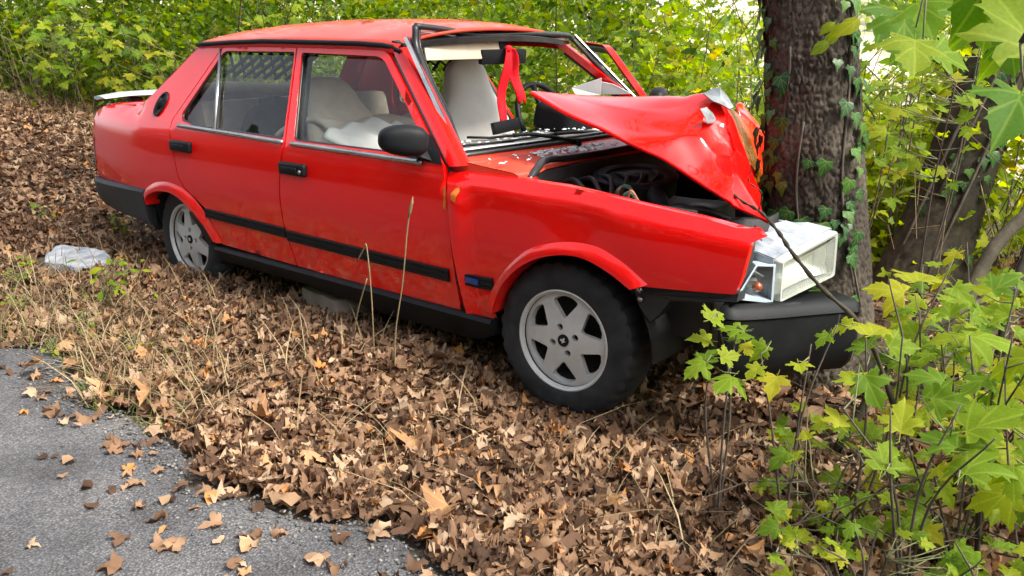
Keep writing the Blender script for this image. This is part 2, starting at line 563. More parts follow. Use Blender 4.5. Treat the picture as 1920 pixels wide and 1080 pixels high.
M_LEAFG = leafmat('leaf_green', [(0, (.06, .12, .015)), (.5, (.11, .18, .02)), (.88, (.18, .235, .025)), (1, (.28, .26, .03))], .5)
M_LEAFY = leafmat('leaf_yellow_green', [(0, (.14, .23, .018)), (.5, (.22, .30, .022)), (.9, (.31, .35, .026)), (1, (.42, .33, .024))], .58)
M_LEAFBIG = leafmat('leaf_broad', [(0, (.08, .16, .012)), (.45, (.15, .23, .014)), (.85, (.24, .28, .016)), (1, (.32, .30, .02))], .52, .6, island=False)
M_LEAFTOP = leafmat('leaf_overhanging', [(0, (.04, .11, .012)), (.5, (.075, .17, .014)), (.85, (.12, .21, .016)), (1, (.17, .24, .02))], .52, .6, island=False)
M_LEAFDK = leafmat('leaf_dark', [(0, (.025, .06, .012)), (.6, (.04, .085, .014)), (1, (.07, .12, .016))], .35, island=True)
M_IVY = leafmat('ivy_leaf', [(0, (.012, .045, .012)), (.6, (.020, .070, .016)), (1, (.055, .12, .02))], .12, .35, island=False)
M_DRY = leafmat('dry_leaf', [(0, (.042, .024, .015)), (.28, (.108, .060, .036)), (.55, (.195, .112, .066)), (.76, (.285, .178, .108)), (.92, (.37, .265, .18)), (1, (.40, .17, .045))], .15, .7)
M_DRYBIG = leafmat('dry_leaf_large', [(0, (.20, .10, .05)), (.5, (.30, .16, .08)), (1, (.38, .22, .12))], .15, .7, island=False)
M_STRAW = leafmat('dry_grass', [(0, (.16, .12, .065)), (.6, (.27, .21, .12)), (1, (.38, .31, .19))], .2, .7)
M_TWIG = simple('twig_bark', (.030, .022, .016), (.085, .065, .046), 20, (.75, .9), bumps=.4, bscale=80)
M_GTWIG = simple('green_stem', (.07, .09, .03), (.14, .13, .06), 20, (.6, .8))
# ------------------------------------------------------------------ ground, road, far slope
def sstep(a, b, x):
    t = np.clip((x - a) / (b - a), 0, 1)
    return t * t * (3 - 2 * t)

def _wav(x, y):
    return (np.sin(x * 2.1 + 1.3 * np.sin(y * 1.7)) * np.cos(y * 2.6 + .9 * np.sin(x * 1.3)) * .5
            + np.sin(x * 5.3 + y * 3.1) * np.cos(y * 4.7 - x * 2.2) * .25)

def ground_z(x, y):
    x = np.asarray(x, float); y = np.asarray(y, float)
    off = sstep(-1.75, -.7, y)
    t = -3.4 - x
    rise = .15 * np.where(t > 0, t * t / (t + 1.2), 0)
    rise = 2.2 * (1 - np.exp(-rise / 2.2))
    drop = -.10 * np.where(y > 2.2, (y - 2.2) ** 2 / (y - 2.2 + 3), 0)
    drop = np.maximum(drop, -2.2)
    far = np.hypot(x - 1.8, y + 3.2)
    hill = 24 * sstep(30, 170, far) * sstep(-10, 40, y)
    roll = .03 * _wav(x, y) * off
    wheel = 0
    for wx, wy in ((0, -.7), (-2.49, -.7), (0, .7), (-2.49, .7)):
        wheel = wheel + np.exp(-((x - wx) ** 2 + (y - wy) ** 2) / .09)
    roll = roll * (1 - np.clip(wheel, 0, 1))
    heap = .085 * sstep(-1.65, -1.0, y) * (1 - sstep(-.75, -.1, x)) * (1 - sstep(1.2, 2.5, y))
    return off * rise + heap + drop * off + hill + roll - .015 * (1 - off)

def edge_y(x):
    """where the asphalt breaks off"""
    x = np.asarray(x, float)
    return -1.80 + .07 * np.sin(x * 2.3) + .05 * np.sin(x * 5.9 + 1) + .025 * np.sin(x * 14.3)

def axis_pts(c, lo, hi, n, k=5.0):
    u = np.linspace(-1, 1, n)
    s = np.sinh(u * k) / np.sinh(k)
    return np.where(s < 0, c + s * (c - lo), c + s * (hi - c))

gx = axis_pts(-1.5, -320, 320, 190); gy = axis_pts(-.5, -320, 320, 190)
GX, GY = np.meshgrid(gx, gy)
GZ = ground_z(GX, GY) - .02
nx = len(gx)
ii = np.arange(len(gy) - 1)[:, None] * nx + np.arange(nx - 1)[None]
Fg = np.stack([ii, ii + 1, ii + nx + 1, ii + nx], -1).reshape(-1, 4)

m, n, p = mat('woodland_soil')
t = tex(n, 1.6, 8, .65)
r = ramp(n, [(.3, (.035, .026, .018)), (.55, (.085, .060, .040)), (.75, (.15, .11, .075))], t.outputs['Fac'])
# far beyond the thicket: dry pale meadow and scrub
ge = n.nodes.new('ShaderNodeNewGeometry'); sx = n.nodes.new('ShaderNodeSeparateXYZ'); n.links.new(ge.outputs['Position'], sx.inputs[0])
mr = nd(n, 'ShaderNodeMapRange'); mr.inputs[1].default_value = 7; mr.inputs[2].default_value = 13
n.links.new(sx.outputs[1], mr.inputs[0])
t2 = tex(n, .16, 9, .7)
r2 = ramp(n, [(.36, (.10, .13, .05)), (.46, (.26, .24, .13)), (.58, (.42, .37, .29)), (.7, (.48, .44, .40))], t2.outputs['Fac'])
mx = nd(n, 'ShaderNodeMixRGB'); n.links.new(mr.outputs[0], mx.inputs[0]); n.links.new(r.outputs[0], mx.inputs[1]); n.links.new(r2.outputs[0], mx.inputs[2])
n.links.new(mx.outputs[0], p.inputs['Base Color']); p.inputs['Roughness'].default_value = .95
t3 = tex(n, 30, 6); bump(n, p, t3.outputs['Fac'], .6, .02)
M_SOIL = m
g = mk_np('ground', np.stack([GX, GY, GZ], -1).reshape(-1, 3), Fg, M_SOIL, None, True)
tag(g, 'brown woodland soil under the leaf litter beside the road', 'ground', kind='structure')

# asphalt: a slab with a broken edge
m, n, p = mat('old_asphalt')
t = tex(n, 3, 6); v = n.nodes.new('ShaderNodeTexVoronoi'); v.inputs['Scale'].default_value = 130
tc = n.nodes.new('ShaderNodeTexCoord'); n.links.new(tc.outputs['Object'], v.inputs['Vector'])
r = ramp(n, [(0, (.14, .14, .145)), (.3, (.085, .085, .09)), (.8, (.035, .035, .038))], v.outputs['Distance'])
vc = ramp(n, [(0, (.5, .5, .52)), (.5, (.95, .95, .95)), (1, (1.7, 1.65, 1.6))], v.outputs['Color'])
mx = nd(n, 'ShaderNodeMixRGB', blend_type='MULTIPLY'); mx.inputs[0].default_value = .8
n.links.new(r.outputs[0], mx.inputs[1]); n.links.new(vc.outputs[0], mx.inputs[2])
mx2 = nd(n, 'ShaderNodeMixRGB', blend_type='MULTIPLY'); mx2.inputs[0].default_value = .85
r3 = ramp(n, [(.32, (.55, .53, .5)), (.5, (1, 1, 1)), (.68, (1.5, 1.45, 1.35))], t.outputs['Fac'])
n.links.new(mx.outputs[0], mx2.inputs[1]); n.links.new(r3.outputs[0], mx2.inputs[2])
n.links.new(mx2.outputs[0], p.inputs['Base Color']); p.inputs['Roughness'].default_value = .85
bump(n, p, v.outputs['Distance'], .7, .006).invert = True
M_ASPH = m
xs = np.concatenate([np.linspace(-120, -9, 60), np.arange(-8.9, 6, .06), np.linspace(6.1, 120, 60)])
ys = [-9.0, -6, -4, -3, -2.4, -2.1]
V = []; F = []
for i, x in enumerate(xs):
    e = float(edge_y(x))
    row = ys + [e - .12, e - .03, e, e + .015]
    zz = [.012] * len(ys) + [.012, .008, -.004, -.05]
    for k, (y, z) in enumerate(zip(row, zz)):
        V.append((x, y, z + (.004 * float(_wav(x * 3, y * 3)) if k < 8 else 0)))
w = len(ys) + 4
for i in range(len(xs) - 1):
    for k in range(w - 1):
        a = i * w + k
        F.append((a, a + w, a + w + 1, a + 1))
o = mk('road', V, F, M_ASPH, None)
tag(o, 'grey worn asphalt road with a crumbling edge', 'road', kind='structure')

# loose grit along the broken edge
def gritbits(n_, xr, spread, size):
    ico = bmesh.new(); bmesh.ops.create_icosphere(ico, subdivisions=1, radius=1)
    V0 = np.array([v.co[:] for v in ico.verts]); F0 = np.array([[v.index for v in f.verts] for f in ico.faces]); ico.free()
    temps = []
    for k in range(4):
        V1 = V0 * rng.uniform(.55, 1.1, V0.shape[0])[:, None] * np.array([1, .8, .55])
        temps.append((V1, F0))
    x = rng.uniform(*xr, n_); y = edge_y(x) + rng.normal(0, spread, n_)
    z = np.where(y < edge_y(x), .013, ground_z(x, y) - .005)
    return temps, np.stack([x, y, z], 1), rots(n_, .4), rng.uniform(*size, n_)
M_GRIT = leafmat('grit', [(0, (.05, .05, .05)), (.7, (.12, .117, .113)), (1, (.22, .21, .20))], 0, .9)
a = gritbits(5200, (-5, 3), .11, (.003, .010))
o = scatter('roadside_grit', a[0], a[1], a[2], a[3], M_GRIT)
tag(o, 'loose grey grit along the asphalt edge', 'grit', kind='stuff')
# ------------------------------------------------------------------ the crashed car (x forward, y left, origin under the front axle)
car = empty('crashed_car', (0, 0, 0))
tag(car, 'crashed red saloon car with buckled bonnet against the ivy clad tree', 'car')

_zh = np.array([(.15, .755), (.22, .772), (.30, .785), (.38, .795), (.47, .804), (.55, .810), (.62, .815), (.66, .814), (.72, .810), (.80, .803),
                (.85, .796), (.875, .786), (.90, .772), (1.30, .565), (1.5, .46)])
def Hw(x, z):
    # smooth the profile a little so that reflections flow
    h = 0
    for d, w_ in ((-.02, .25), (0, .5), (.02, .25)):
        h += w_ * float(np.interp(z + d, _zh[:, 0], _zh[:, 1]))
    if x < -2.7: h -= .06 * ((-2.7 - x) / .75) ** 2
    if x > .1: h -= .05 * ((x - .1) / .65) ** 2
    return h

def sidepanel(name, outline, holes, parent, mat_, side=-1, res=.05, off=0., flange=.02, extra=None, pivot=(0, 0, 0)):
    pts, tris, loops = fill2d(outline, holes, res)
    def fn(x, z):
        h = Hw(x, z) + off
        if extra: h += extra(x, z)
        return (x - pivot[0], side * h - pivot[1], z - pivot[2])
    # CDT tris are ccw in (x,z): outward for side -1
    return sheet(name, pts, tris, loops, fn, lambda x, z: (0, -side * flange, 0), mat_, parent, 1 if side < 0 else -1)

def resamp(poly, n):
    P = np.array(poly, float); d = np.r_[0, np.cumsum(np.linalg.norm(np.diff(P, axis=0), axis=1))]
    s = np.linspace(0, d[-1], n)
    return np.stack([np.interp(s, d, P[:, 0]), np.interp(s, d, P[:, 1])], 1)

def smoothline(poly, n=6):
    return [tuple(p) for p in curve_pts([np.array(p) for p in poly], n)]

def band(name, lines, offs, side, mat_, parent, pivot=(0, 0, 0), extra=None):
    """strip swept over parallel (x,z) polylines lying on the body side, offset outwards by offs"""
    n_ = 40
    L = [resamp(l, n_) for l in lines]
    V = []
    for l, o_ in zip(L, offs):
        for x, z in l:
            V.append((x - pivot[0], side * (Hw(x, z) + o_ + (extra(x, z) if extra else 0)) - pivot[1], z - pivot[2]))
    F = []
    for r_ in range(len(lines) - 1):
        for k in range(n_ - 1):
            a = r_ * n_ + k
            q = (a, a + 1, a + n_ + 1, a + n_)
            F.append(q if side > 0 else q[::-1])
    return sharp(mk(name, V, F, mat_, parent), 60)

def strip(name, x0, x1, zt0, zt1, h, side, mat_, parent, pivot=(0, 0, 0), proud=.012):
    """rub strip: rounded bar along the side with two fine grooves"""
    prof = [(0, 0), (.0, .7), (.06, 1), (.26, 1), (.30, .75), (.34, 1), (.66, 1), (.70, .75), (.74, 1), (.94, 1), (1, .7), (1, 0)]
    V = []; n_ = max(4, int(abs(x1 - x0) / .06))
    for i in range(n_ + 1):
        t = i / n_; x = x0 + (x1 - x0) * t; zt = zt0 + (zt1 - zt0) * t
        for f_, o_ in prof:
            z = zt - h * f_
            V.append((x - pivot[0], side * (Hw(x, z) + o_ * proud - .002) - pivot[1], z - pivot[2]))
    k = len(prof); F = []
    for i in range(n_):
        for j in range(k - 1): F.append((i * k + j, i * k + j + 1, (i + 1) * k + j + 1, (i + 1) * k + j))
    F.append(tuple(range(k))); F.append(tuple(n_ * k + j for j in range(k - 1, -1, -1)))
    o = mk(name, V, F, mat_, parent)
    return sharp(o, 30)

def handle(name, x0, x1, z0, z1, side, parent, pivot=(0, 0, 0), lock=False):
    cx, cz = (x0 + x1) / 2, (z0 + z1) / 2
    y = side * (Hw(cx, cz) + .008)
    w_, h_ = abs(x1 - x0), abs(z1 - z0)
    hb = box(name, (cx - pivot[0], y - pivot[1], cz - pivot[2]), (w_, .03, h_), M_BLACK, parent, .013, seg=3)
    pl = box('pull', (cx - .01 - pivot[0], y + side * .014 - pivot[1], cz - pivot[2]), (w_ * .62, .016, h_ * .34), M_BLACK, hb, .005)
    if lock:
        V, F = tube_vf([(cx + w_ * .36 - pivot[0], y + side * .01 - pivot[1], cz - .006 - pivot[2]), (cx + w_ * .36 - pivot[0], y + side * .018 - pivot[1], cz - .006 - pivot[2])], .009, 12)
        mk('lock', V, F, M_CHROME, hb)
    return hb

def window(name, hole, side, parent, pivot=(0, 0, 0), grow=.012):
    c = np.mean(hole, 0)
    out = [tuple(c + (np.array(q) - c) * (1 + grow / .3)) for q in hole]
    pts, tris, loops = fill2d(out, (), .09)
    fn = lambda x, z: (x - pivot[0], side * (Hw(x, z) - .022) - pivot[1], z - pivot[2])
    V = [fn(*q) for q in pts]
    return mk(name, V, tris if side < 0 else [t[::-1] for t in tris], M_GLASS, parent)

def sealring(name, hole, side, parent, pivot=(0, 0, 0), r=.007):
    pts = [(x - pivot[0], side * (Hw(x, z) - .012) - pivot[1], z - pivot[2]) for x, z in dens(hole, .06)]
    pts.append(pts[0])
    return tube(name, pts, r, M_RUB, parent, 6)

# ---- outlines measured on the body side (x, z)
FD_OUT = [(-1.500, .318), (-1.522, .395), (-1.556, .509), (-1.559, .692), (-1.541, .824), (-1.530, .868)] + \
         rounded([(-1.530, .868), (-1.688, 1.288), (-1.075, 1.276), (-.545, .866)], [0, .012, .06, 0])[1:] + \
         [(-.532, .835), (-.502, .707), (-.494, .579), (-.482, .448), (-.470, .308), (-.98, .312)]
FD_HOLE = rounded([(-1.642, 1.258), (-1.088, 1.250), (-.615, .888), (-1.484, .888)], [.02, .05, .02, .02])
RD_OUT = [(-1.508, .318), (-1.530, .395), (-1.564, .509), (-1.567, .692), (-1.549, .824), (-1.538, .868)] + \
         rounded([(-1.538, .868), (-1.698, 1.288), (-2.285, 1.284), (-2.512, .916), (-2.505, .870), (-2.462, .757), (-2.44, .694), (-2.419, .631), (-2.371, .584)],
                 [0, .012, .05, .03, .04, .0, .02, .03, 0])[1:] + [(-2.216, .503), (-2.165, .42), (-2.11, .328)]
RD_HOLE = rounded([(-1.694, 1.260), (-2.268, 1.256), (-2.452, .944), (-2.43, .915), (-2.30, .897), (-1.558, .888)], [.02, .03, .02, .04, .03, .02])
FARCH_IN = [(-.285, .345), (-.270, .389), (-.227, .466), (-.154, .538), (-.064, .592), (.046, .625), (.144, .628), (.24, .597), (.322, .552)]
FARCH_OUT = [(-.335, .345), (-.315, .40), (-.262, .48), (-.188, .560), (-.093, .626), (.044, .667), (.174, .672), (.285, .640), (.378, .575)]
RARCH_IN = [(-2.775, .45), (-2.765, .493), (-2.667, .534), (-2.532, .549), (-2.419, .528), (-2.32, .474), (-2.235, .40), (-2.185, .34)]
RARCH_OUT = [(-2.79, .53), (-2.765, .545), (-2.66, .584), (-2.520, .598), (-2.373, .575), (-2.250, .505), (-2.165, .415), (-2.112, .332)]
FARCH_IN, FARCH_OUT, RARCH_IN, RARCH_OUT = [[tuple(q) for q in curve_pts([np.array(p_) for p_ in L_], 5)] for L_ in (FARCH_IN, FARCH_OUT, RARCH_IN, RARCH_OUT)]
mid = lambda A, B, n_=22: [tuple(q) for q in (resamp(A, n_) * .5 + resamp(B, n_) * .5)]
FEN_OUT = [(-.524, .846), (-.203, .850), (.009, .846), (.206, .833), (.354, .820), (.541, .803), (.643, .788), (.70, .790), (.732, .772),
           (.700, .752), (.682, .645), (.664, .590), (.52, .578), (.36, .565)] + mid(FARCH_IN, FARCH_OUT)[::-1] + [(-.30, .308), (-.428, .303), (-.452, .448), (-.474, .579), (-.490, .70), (-.522, .825)]
QP_OUT = [(-2.502, 1.284), (-2.648, 1.15), (-2.791, 1.031), (-2.86, .982), (-2.93, .962), (-3.10, .955), (-3.30, .945), (-3.40, .932), (-3.445, .900),
          (-3.455, .80), (-3.45, .66), (-3.435, .545), (-3.435, .515), (-2.80, .515)] + mid(RARCH_IN, RARCH_OUT)[2:14] + \
         [(-2.378, .580), (-2.426, .631), (-2.447, .694), (-2.469, .757), (-2.512, .870), (-2.519, .916), (-2.31, 1.255), (-2.292, 1.290)]

def fender_round(x, z):
    zt = float(np.interp(x, [-.53, -.2, .2, .54, .73], [.858, .858, .841, .811, .79]))
    r_ = .06; d = z - (zt - r_)
    e = 0
    if d > 0: e = -r_ * (1 - math.sqrt(max(0, 1 - min(1, d / r_) ** 2))) * .8
    # buckle from the crash: a shallow wave behind the lamp
    e += .010 * math.exp(-((x - .32) / .16) ** 2 - ((z - .72) / .12) ** 2) - .008 * math.exp(-((x - .10) / .13) ** 2 - ((z - .74) / .10) ** 2)
    e += .018 * math.exp(-((x + .46) / .05) ** 2) * (1 if z < .78 else 0)
    # flange swell towards the wheel arch
    return e

def deck_round(x, z):
    if x > -2.86: return 0
    d = z - .89
    return -.06 * (1 - math.sqrt(max(0, 1 - min(1, d / .066) ** 2))) if d > 0 else 0

# ---- right side
rq = sidepanel('quarter_panel', QP_OUT, (), car, M_RED, -1, .045, extra=deck_round)
rd = sidepanel('rear_door', RD_OUT, [RD_HOLE], car, M_RED, -1, .045)
fd = sidepanel('front_door', FD_OUT, [FD_HOLE], car, M_RED, -1, .045)
ff = sidepanel('front_fender', FEN_OUT, (), car, M_RED, -1, .035, extra=fender_round)
for side, par in ((-1, rq),):
    band('arch_lip', [RARCH_OUT, [tuple(q) for q in resamp(RARCH_OUT, 20) * .7 + resamp(RARCH_IN, 20) * .3], RARCH_IN, RARCH_IN], [0.001, .020, .020, -.06], side, M_RED, par)
band('arch_lip', [FARCH_OUT, [tuple(q) for q in resamp(FARCH_OUT, 20) * .7 + resamp(FARCH_IN, 20) * .3], FARCH_IN, FARCH_IN], [0.001, .020, .022, -.06], -1, M_RED, ff)
# black moulding on the front leg of the rear arch
band('arch_moulding', [[(-2.31, .475), (-2.22, .41), (-2.155, .335)], [(-2.345, .455), (-2.27, .385), (-2.225, .31)], [(-2.345, .455), (-2.27, .385), (-2.225, .31)]], [.022, .016, -.08], -1, M_BLACK, rq)
window('window_glass', RD_HOLE, -1, rd); window('window_glass', FD_HOLE, -1, fd)
sealring('window_seal', RD_HOLE, -1, rd); sealring('window_seal', FD_HOLE, -1, fd)
def beltchrome(x0, x1, za, zb, side, par, pivot=(0, 0, 0)):
    pts = []
    for i in range(15):
        t = i / 14; x = x0 + (x1 - x0) * t; z = za + (zb - za) * t
        pts.append((x - pivot[0], side * (Hw(x, z) + .002) - pivot[1], z - pivot[2]))
    V, F = tube_vf(pts, .011, 8)
    return mk('belt_trim', V, F, M_CHROME, par)
beltchrome(-2.44, -1.552, .893, .876, -1, rd); beltchrome(-1.487, -.66, .876, .868, -1, fd)
V, F = tube_vf([(x, -(Hw(x, z) - .004), z) for x, z in [(-2.306, 1.262), (-2.21, 1.07), (-2.118, .893)]], .010, 6)
mk('divider_bar', V, F, M_CHROME, rd)
handle('door_handle', -2.47, -2.285, .768, .822, -1, rd); handle('door_handle', -1.545, -1.36, .742, .797, -1, fd, lock=True)
strip('rub_strip', -2.205, -1.548, .500, .492, .046, -1, M_BLACK, rd)
strip('rub_strip', -1.535, -.512, .484, .474, .050, -1, M_BLACK, fd)
rs = strip('rub_strip', -.468, -.285, .473, .478, .048, -1, M_BLACK, ff)
box('badge', (-.385, -(Hw(-.385, .452) + .0115), .452), (.062, .006, .022), M_BLUE, rs, .001)
# orange paint marks beside the shut line
def patch(name, poly, mat_, parent, off=.0025, side=-1, extra=None):
    pts, tris, lp = fill2d(poly, (), .02)
    V = [(x, side * (Hw(x, z) + off + (extra(x, z) if extra else 0)), z) for x, z in pts]
    return mk(name, V, tris, mat_, parent)
patch('orange_mark', [(-.478, .772), (-.470, .79), (-.448, .802), (-.447, .765), (-.452, .742), (-.475, .752)], M_ORANGE, ff, extra=fender_round)
patch('orange_mark', [(-.535, .785), (-.522, .80), (-.518, .75), (-.514, .70), (-.53, .715), (-.528, .75)], M_ORANGE, fd)
# sill trim
V = []; n_ = 30
for i in range(n_ + 1):
    t = i / n_; x = -2.16 + 1.86 * t
    zb = float(np.interp(x, [-2.16, -1.49, -1.22, -.95, -.46, -.38, -.30], [.235, .235, .222, .20, .20, .21, .25]))
    for z, o_ in ((.318, -.012), (.312, .012), (.298, .026), (.282, .020), (zb + .02, .012), (zb, .0), (zb - .004, -.05), (zb - .004, -.2)):
        V.append((x, -(Hw(x, max(z, .2)) + o_), z))
F = []
for i in range(n_):
    for j in range(7): F.append((i * 8 + j, (i + 1) * 8 + j, (i + 1) * 8 + j + 1, i * 8 + j + 1))
F.append(tuple(range(8))); F.append(tuple(n_ * 8 + j for j in range(7, -1, -1)))
o = sharp(mk('sill_trim', V, F, M_BLACK, car), 30)
# dark metal showing in the opened shut line
mk('hinge_pillar', [(-.53, -.772, .84), (-.44, -.772, .84), (-.42, -.772, .30), (-.50, -.772, .30), (-.53, -.70, .84), (-.44, -.70, .84), (-.42, -.70, .30), (-.50, -.70, .30)],
   [(0, 3, 2, 1), (0, 4, 7, 3), (1, 2, 6, 5), (0, 1, 5, 4)], M_DARK, car, False)

# ---- left side (the front left door stands open)
lq = sidepanel('quarter_panel', QP_OUT, (), car, M_RED, 1, .07, extra=deck_round)
lr = sidepanel('rear_door', RD_OUT, [RD_HOLE], car, M_RED, 1, .07)
window('window_glass', RD_HOLE, 1, lr); sealring('window_seal', RD_HOLE, 1, lr)
PV = (-.50, .775, .3)
ldo = sidepanel('front_door', FD_OUT, [FD_HOLE], car, M_RED, 1, .06, pivot=PV, flange=.035)
ldo.location = PV; ldo.rotation_euler = (0, 0, R(-43))
tag(ldo, 'driver door standing open')
sealring('window_seal', FD_HOLE, 1, ldo, PV, .022)
pts, tris, lp = fill2d([(-1.50, .33), (-1.54, .5), (-1.54, .7), (-1.50, .86), (-.62, .86), (-.53, .8), (-.50, .33)], (), .08)
mk('door_card', [(x - PV[0], Hw(x, z) - .055 - PV[1], z - PV[2]) for x, z in pts], tris, M_GREYC, ldo)
LF_OUT = [q for q in FEN_OUT if q[0] < .36]

# ---- roof, pillars, rear window, boot
def roofz(x, y):
    s = min(1, abs(y) / .575)
    zc = float(np.interp(x, [-2.62, -2.45, -2.2, -1.8, -1.4, -1.1, -.93], [1.325, 1.365, 1.392, 1.408, 1.408, 1.394, 1.365]))
    ze = float(np.interp(x, [-2.62, -2.5, -2.0, -1.7, -1.2, -1.0, -.9], [1.275, 1.292, 1.313, 1.312, 1.31, 1.295, 1.285]))
    return ze + (zc - ze) * (1 - s ** 2.8)
V = []; nu, nv = 44, 34
for i in range(nu + 1):
    t = i / nu
    for j in range(nv + 1):
        y = -.575 + 1.15 * j / nv
        s = abs(y) / .575
        xf = -.925 - .085 * s ** 2; xr = -2.60 + .09 * s ** 2
        x = xr + (xf - xr) * t
        z = roofz(x, y)
        z += -.012 * math.exp(-((x + 1.35) / .10) ** 2 - ((y + .38) / .12) ** 2)      # small dent near the front
        z += .006 * noise.noise(Vector((x * 2.2, y * 2.2, 3.1)))
        V.append((x, y, z))
F = []
for i in range(nu):
    for j in range(nv):
        a = i * (nv + 1) + j
        F.append((a, a + nv + 1, a + nv + 2, a + 1))
roof = mk('roof', V, F, M_ROOF, car)
so_ = roof.modifiers.new('s', 'SOLIDIFY'); so_.thickness = .012; so_.offset = -1
for side in (-1, 1):
    # painted gutter side below the roof edge, then the black drip rail
    A = [(x, side * .577, roofz(x, .575) + .001) for x in np.linspace(-2.50, -1.0, 24)]
    B = [(x, side * (.584), roofz(x, .575) - .024) for x in np.linspace(-2.505, -.995, 24)]
    V = [(a_[0], a_[1] * .994, a_[2] - .001) for a_ in A] + [(a_[0], a_[1] * 1.004, a_[2] - .006) for a_ in A] + [(b2[0], b2[1] * 1.002, b2[2] + .006) for b2 in B] + [(b2[0], b2[1] * .985, b2[2] - .012) for b2 in B]
    F = [(r_ * 24 + k, r_ * 24 + k + 1, (r_ + 1) * 24 + k + 1, (r_ + 1) * 24 + k) for r_ in range(3) for k in range(23)]
    mk('roof_gutter', V, F, M_RED, car)
    tube('drip_rail', [(x, side * (.584 - .012 * math.exp(-((x + 1.02) / .04) ** 2)), float(np.interp(x, [-2.52, -2.22, -1.94, -1.7, -1.25, -1.06, -.985], [1.283, 1.297, 1.305, 1.304, 1.301, 1.293, 1.268])))
                       for x in np.linspace(-2.52, -.985, 30)], .011, M_BLACK, car, 8)
    # windscreen pillar
    prof = []
    for t in np.linspace(0, 1, 12):
        x = -1.01 + .53 * t; z = 1.285 - .415 * t
        prof.append((x, z))
    V = []; F = []
    for x, z in prof:
        h = Hw(x, z) - .002
        for dx, dy in ((-.046, -.03), (-.042, .0), (.0, .004), (.024, -.010), (.028, -.05), (-.02, -.06)):
            V.append((x + dx, side * (h + dy), z + dx * .12))
    for i in range(len(prof) - 1):
        for k in range(6):
            q = (i * 6 + k, i * 6 + (k + 1) % 6, (i + 1) * 6 + (k + 1) % 6, (i + 1) * 6 + k)
            F.append(q if side < 0 else q[::-1])
    pil = sharp(mk('windscreen_pillar', V, F, M_RED, car), 50)
    # black channel between pillar and door frame
    tube('pillar_channel', [(x - .062, side * (Hw(x, z) - .018), z) for x, z in prof[1:]], .013, M_RUB, car, 6)
    # C pillar inner closing
# rear window glass and header
rw = [(-2.55, -.50, 1.30), (-2.60, 0, 1.325), (-2.55, .50, 1.30), (-2.90, .60, .985), (-2.94, 0, .99), (-2.90, -.60, .985)]
mk('rear_window', rw, [(0, 1, 4, 5), (1, 2, 3, 4)], M_GLASS, car)
for side in (-1, 1):
    V = [(-2.50, side * .575, 1.285), (-2.56, side * .49, 1.298), (-2.91, side * .59, .982), (-2.86, side * .73, .975)]
    mk('rear_pillar_cap', V, [(0, 1, 2, 3) if side > 0 else (3, 2, 1, 0)], M_RED, car)
# boot deck: side gutters, lid, rear panel
for side in (-1, 1):
    V = []; F = []
    xs_ = np.linspace(-2.84, -3.42, 14)
    for x in xs_:
        zt = float(np.interp(x, [-3.42, -3.30, -3.1, -2.93, -2.86], [.928, .943, .953, .960, .979]))
        h = Hw(x, zt) + deck_round(x, zt)
        V += [(x, side * (h - .002), zt), (x, side * (h - .03), zt + .006), (x, side * .655, zt + .004), (x, side * .65, zt - .03)]
    for i in range(13):
        for k in range(3):
            q = (i * 4 + k, i * 4 + k + 1, (i + 1) * 4 + k + 1, (i + 1) * 4 + k)
            F.append(q if side < 0 else q[::-1])
    mk('boot_gutter', V, F, M_RED, car)
V = []; F = []
for i in range(15):
    x = -2.92 - .53 * i / 14
    for j in range(13):
        y = -.643 + 1.286 * j / 12
        V.append((x, y, .972 - .018 * (i / 14) ** 2 - .012 * (abs(y) / .643) ** 3))
for i in range(14):
    for j in range(12):
        a = i * 13 + j; F.append((a, a + 1, a + 14, a + 13))
b = len(V)
for j in range(13): V.append((-3.465, V[14 * 13 + j][1], .93))
for j in range(13): V.append((-3.465, V[14 * 13 + j][1], .60))
for r_ in range(2):
    for j in range(12):
        a0 = (14 * 13 + j) if r_ == 0 else b + j
        b0 = b + j if r_ == 0 else b + 13 + j
        F.append((a0, a0 + 1, b0 + 1, b0))
lid = mk('boot_lid', V, F, M_RED, car)
so_ = lid.modifiers.new('s', 'SOLIDIFY'); so_.thickness = .012; so_.offset = -1
# spoiler: a silver wing that stands up along the boot edge
V = []; F = []
prof = [(-3.50, .972), (-3.495, .990), (-3.45, .998), (-3.36, .995), (-3.30, .984), (-3.295, .978), (-3.36, .978), (-3.44, .962)]
for j in range(11):
    y = -.70 + 1.40 * j / 10
    k_ = 1 - .35 * (abs(y) / .70) ** 4
    for x, z in prof: V.append((-3.46 + (x + 3.46) * k_, y, .975 + (z - .975) * k_ + (.012 if abs(y) < .6 else 0)))
for j in range(10):
    for k in range(8): F.append((j * 8 + k, j * 8 + (k + 1) % 8, (j + 1) * 8 + (k + 1) % 8, (j + 1) * 8 + k))
F.append(tuple(range(7, -1, -1))); F.append(tuple(80 + k for k in range(8)))
sp = sharp(mk('spoiler', V, F, M_SILVER, lid), 40)
for y in (-.5, 0, .5): box('spoiler_foot', (-3.39, y, .962), (.08, .06, .03), M_BLACK, lid, .008)
box('rear_panel', (-3.452, 0, .57), (.02, 1.32, .22), M_RED, car, .004)
for side in (-1, 1):
    V = []
    for x, z in ((-3.462, .755), (-3.44, .752), (-3.425, .60), (-3.455, .60)):
        V.append((x, side * (Hw(x, z) + .004), z))
    V += [(-3.474, side * .45, .755), (-3.474, side * .45, .60), (-3.474, side * (.735), .755), (-3.470, side * .735, .60)]
    mk('tail_light', V, [(0, 1, 2, 3), (0, 3, 7, 6), (6, 7, 5, 4)], M_TAIL, car, False)
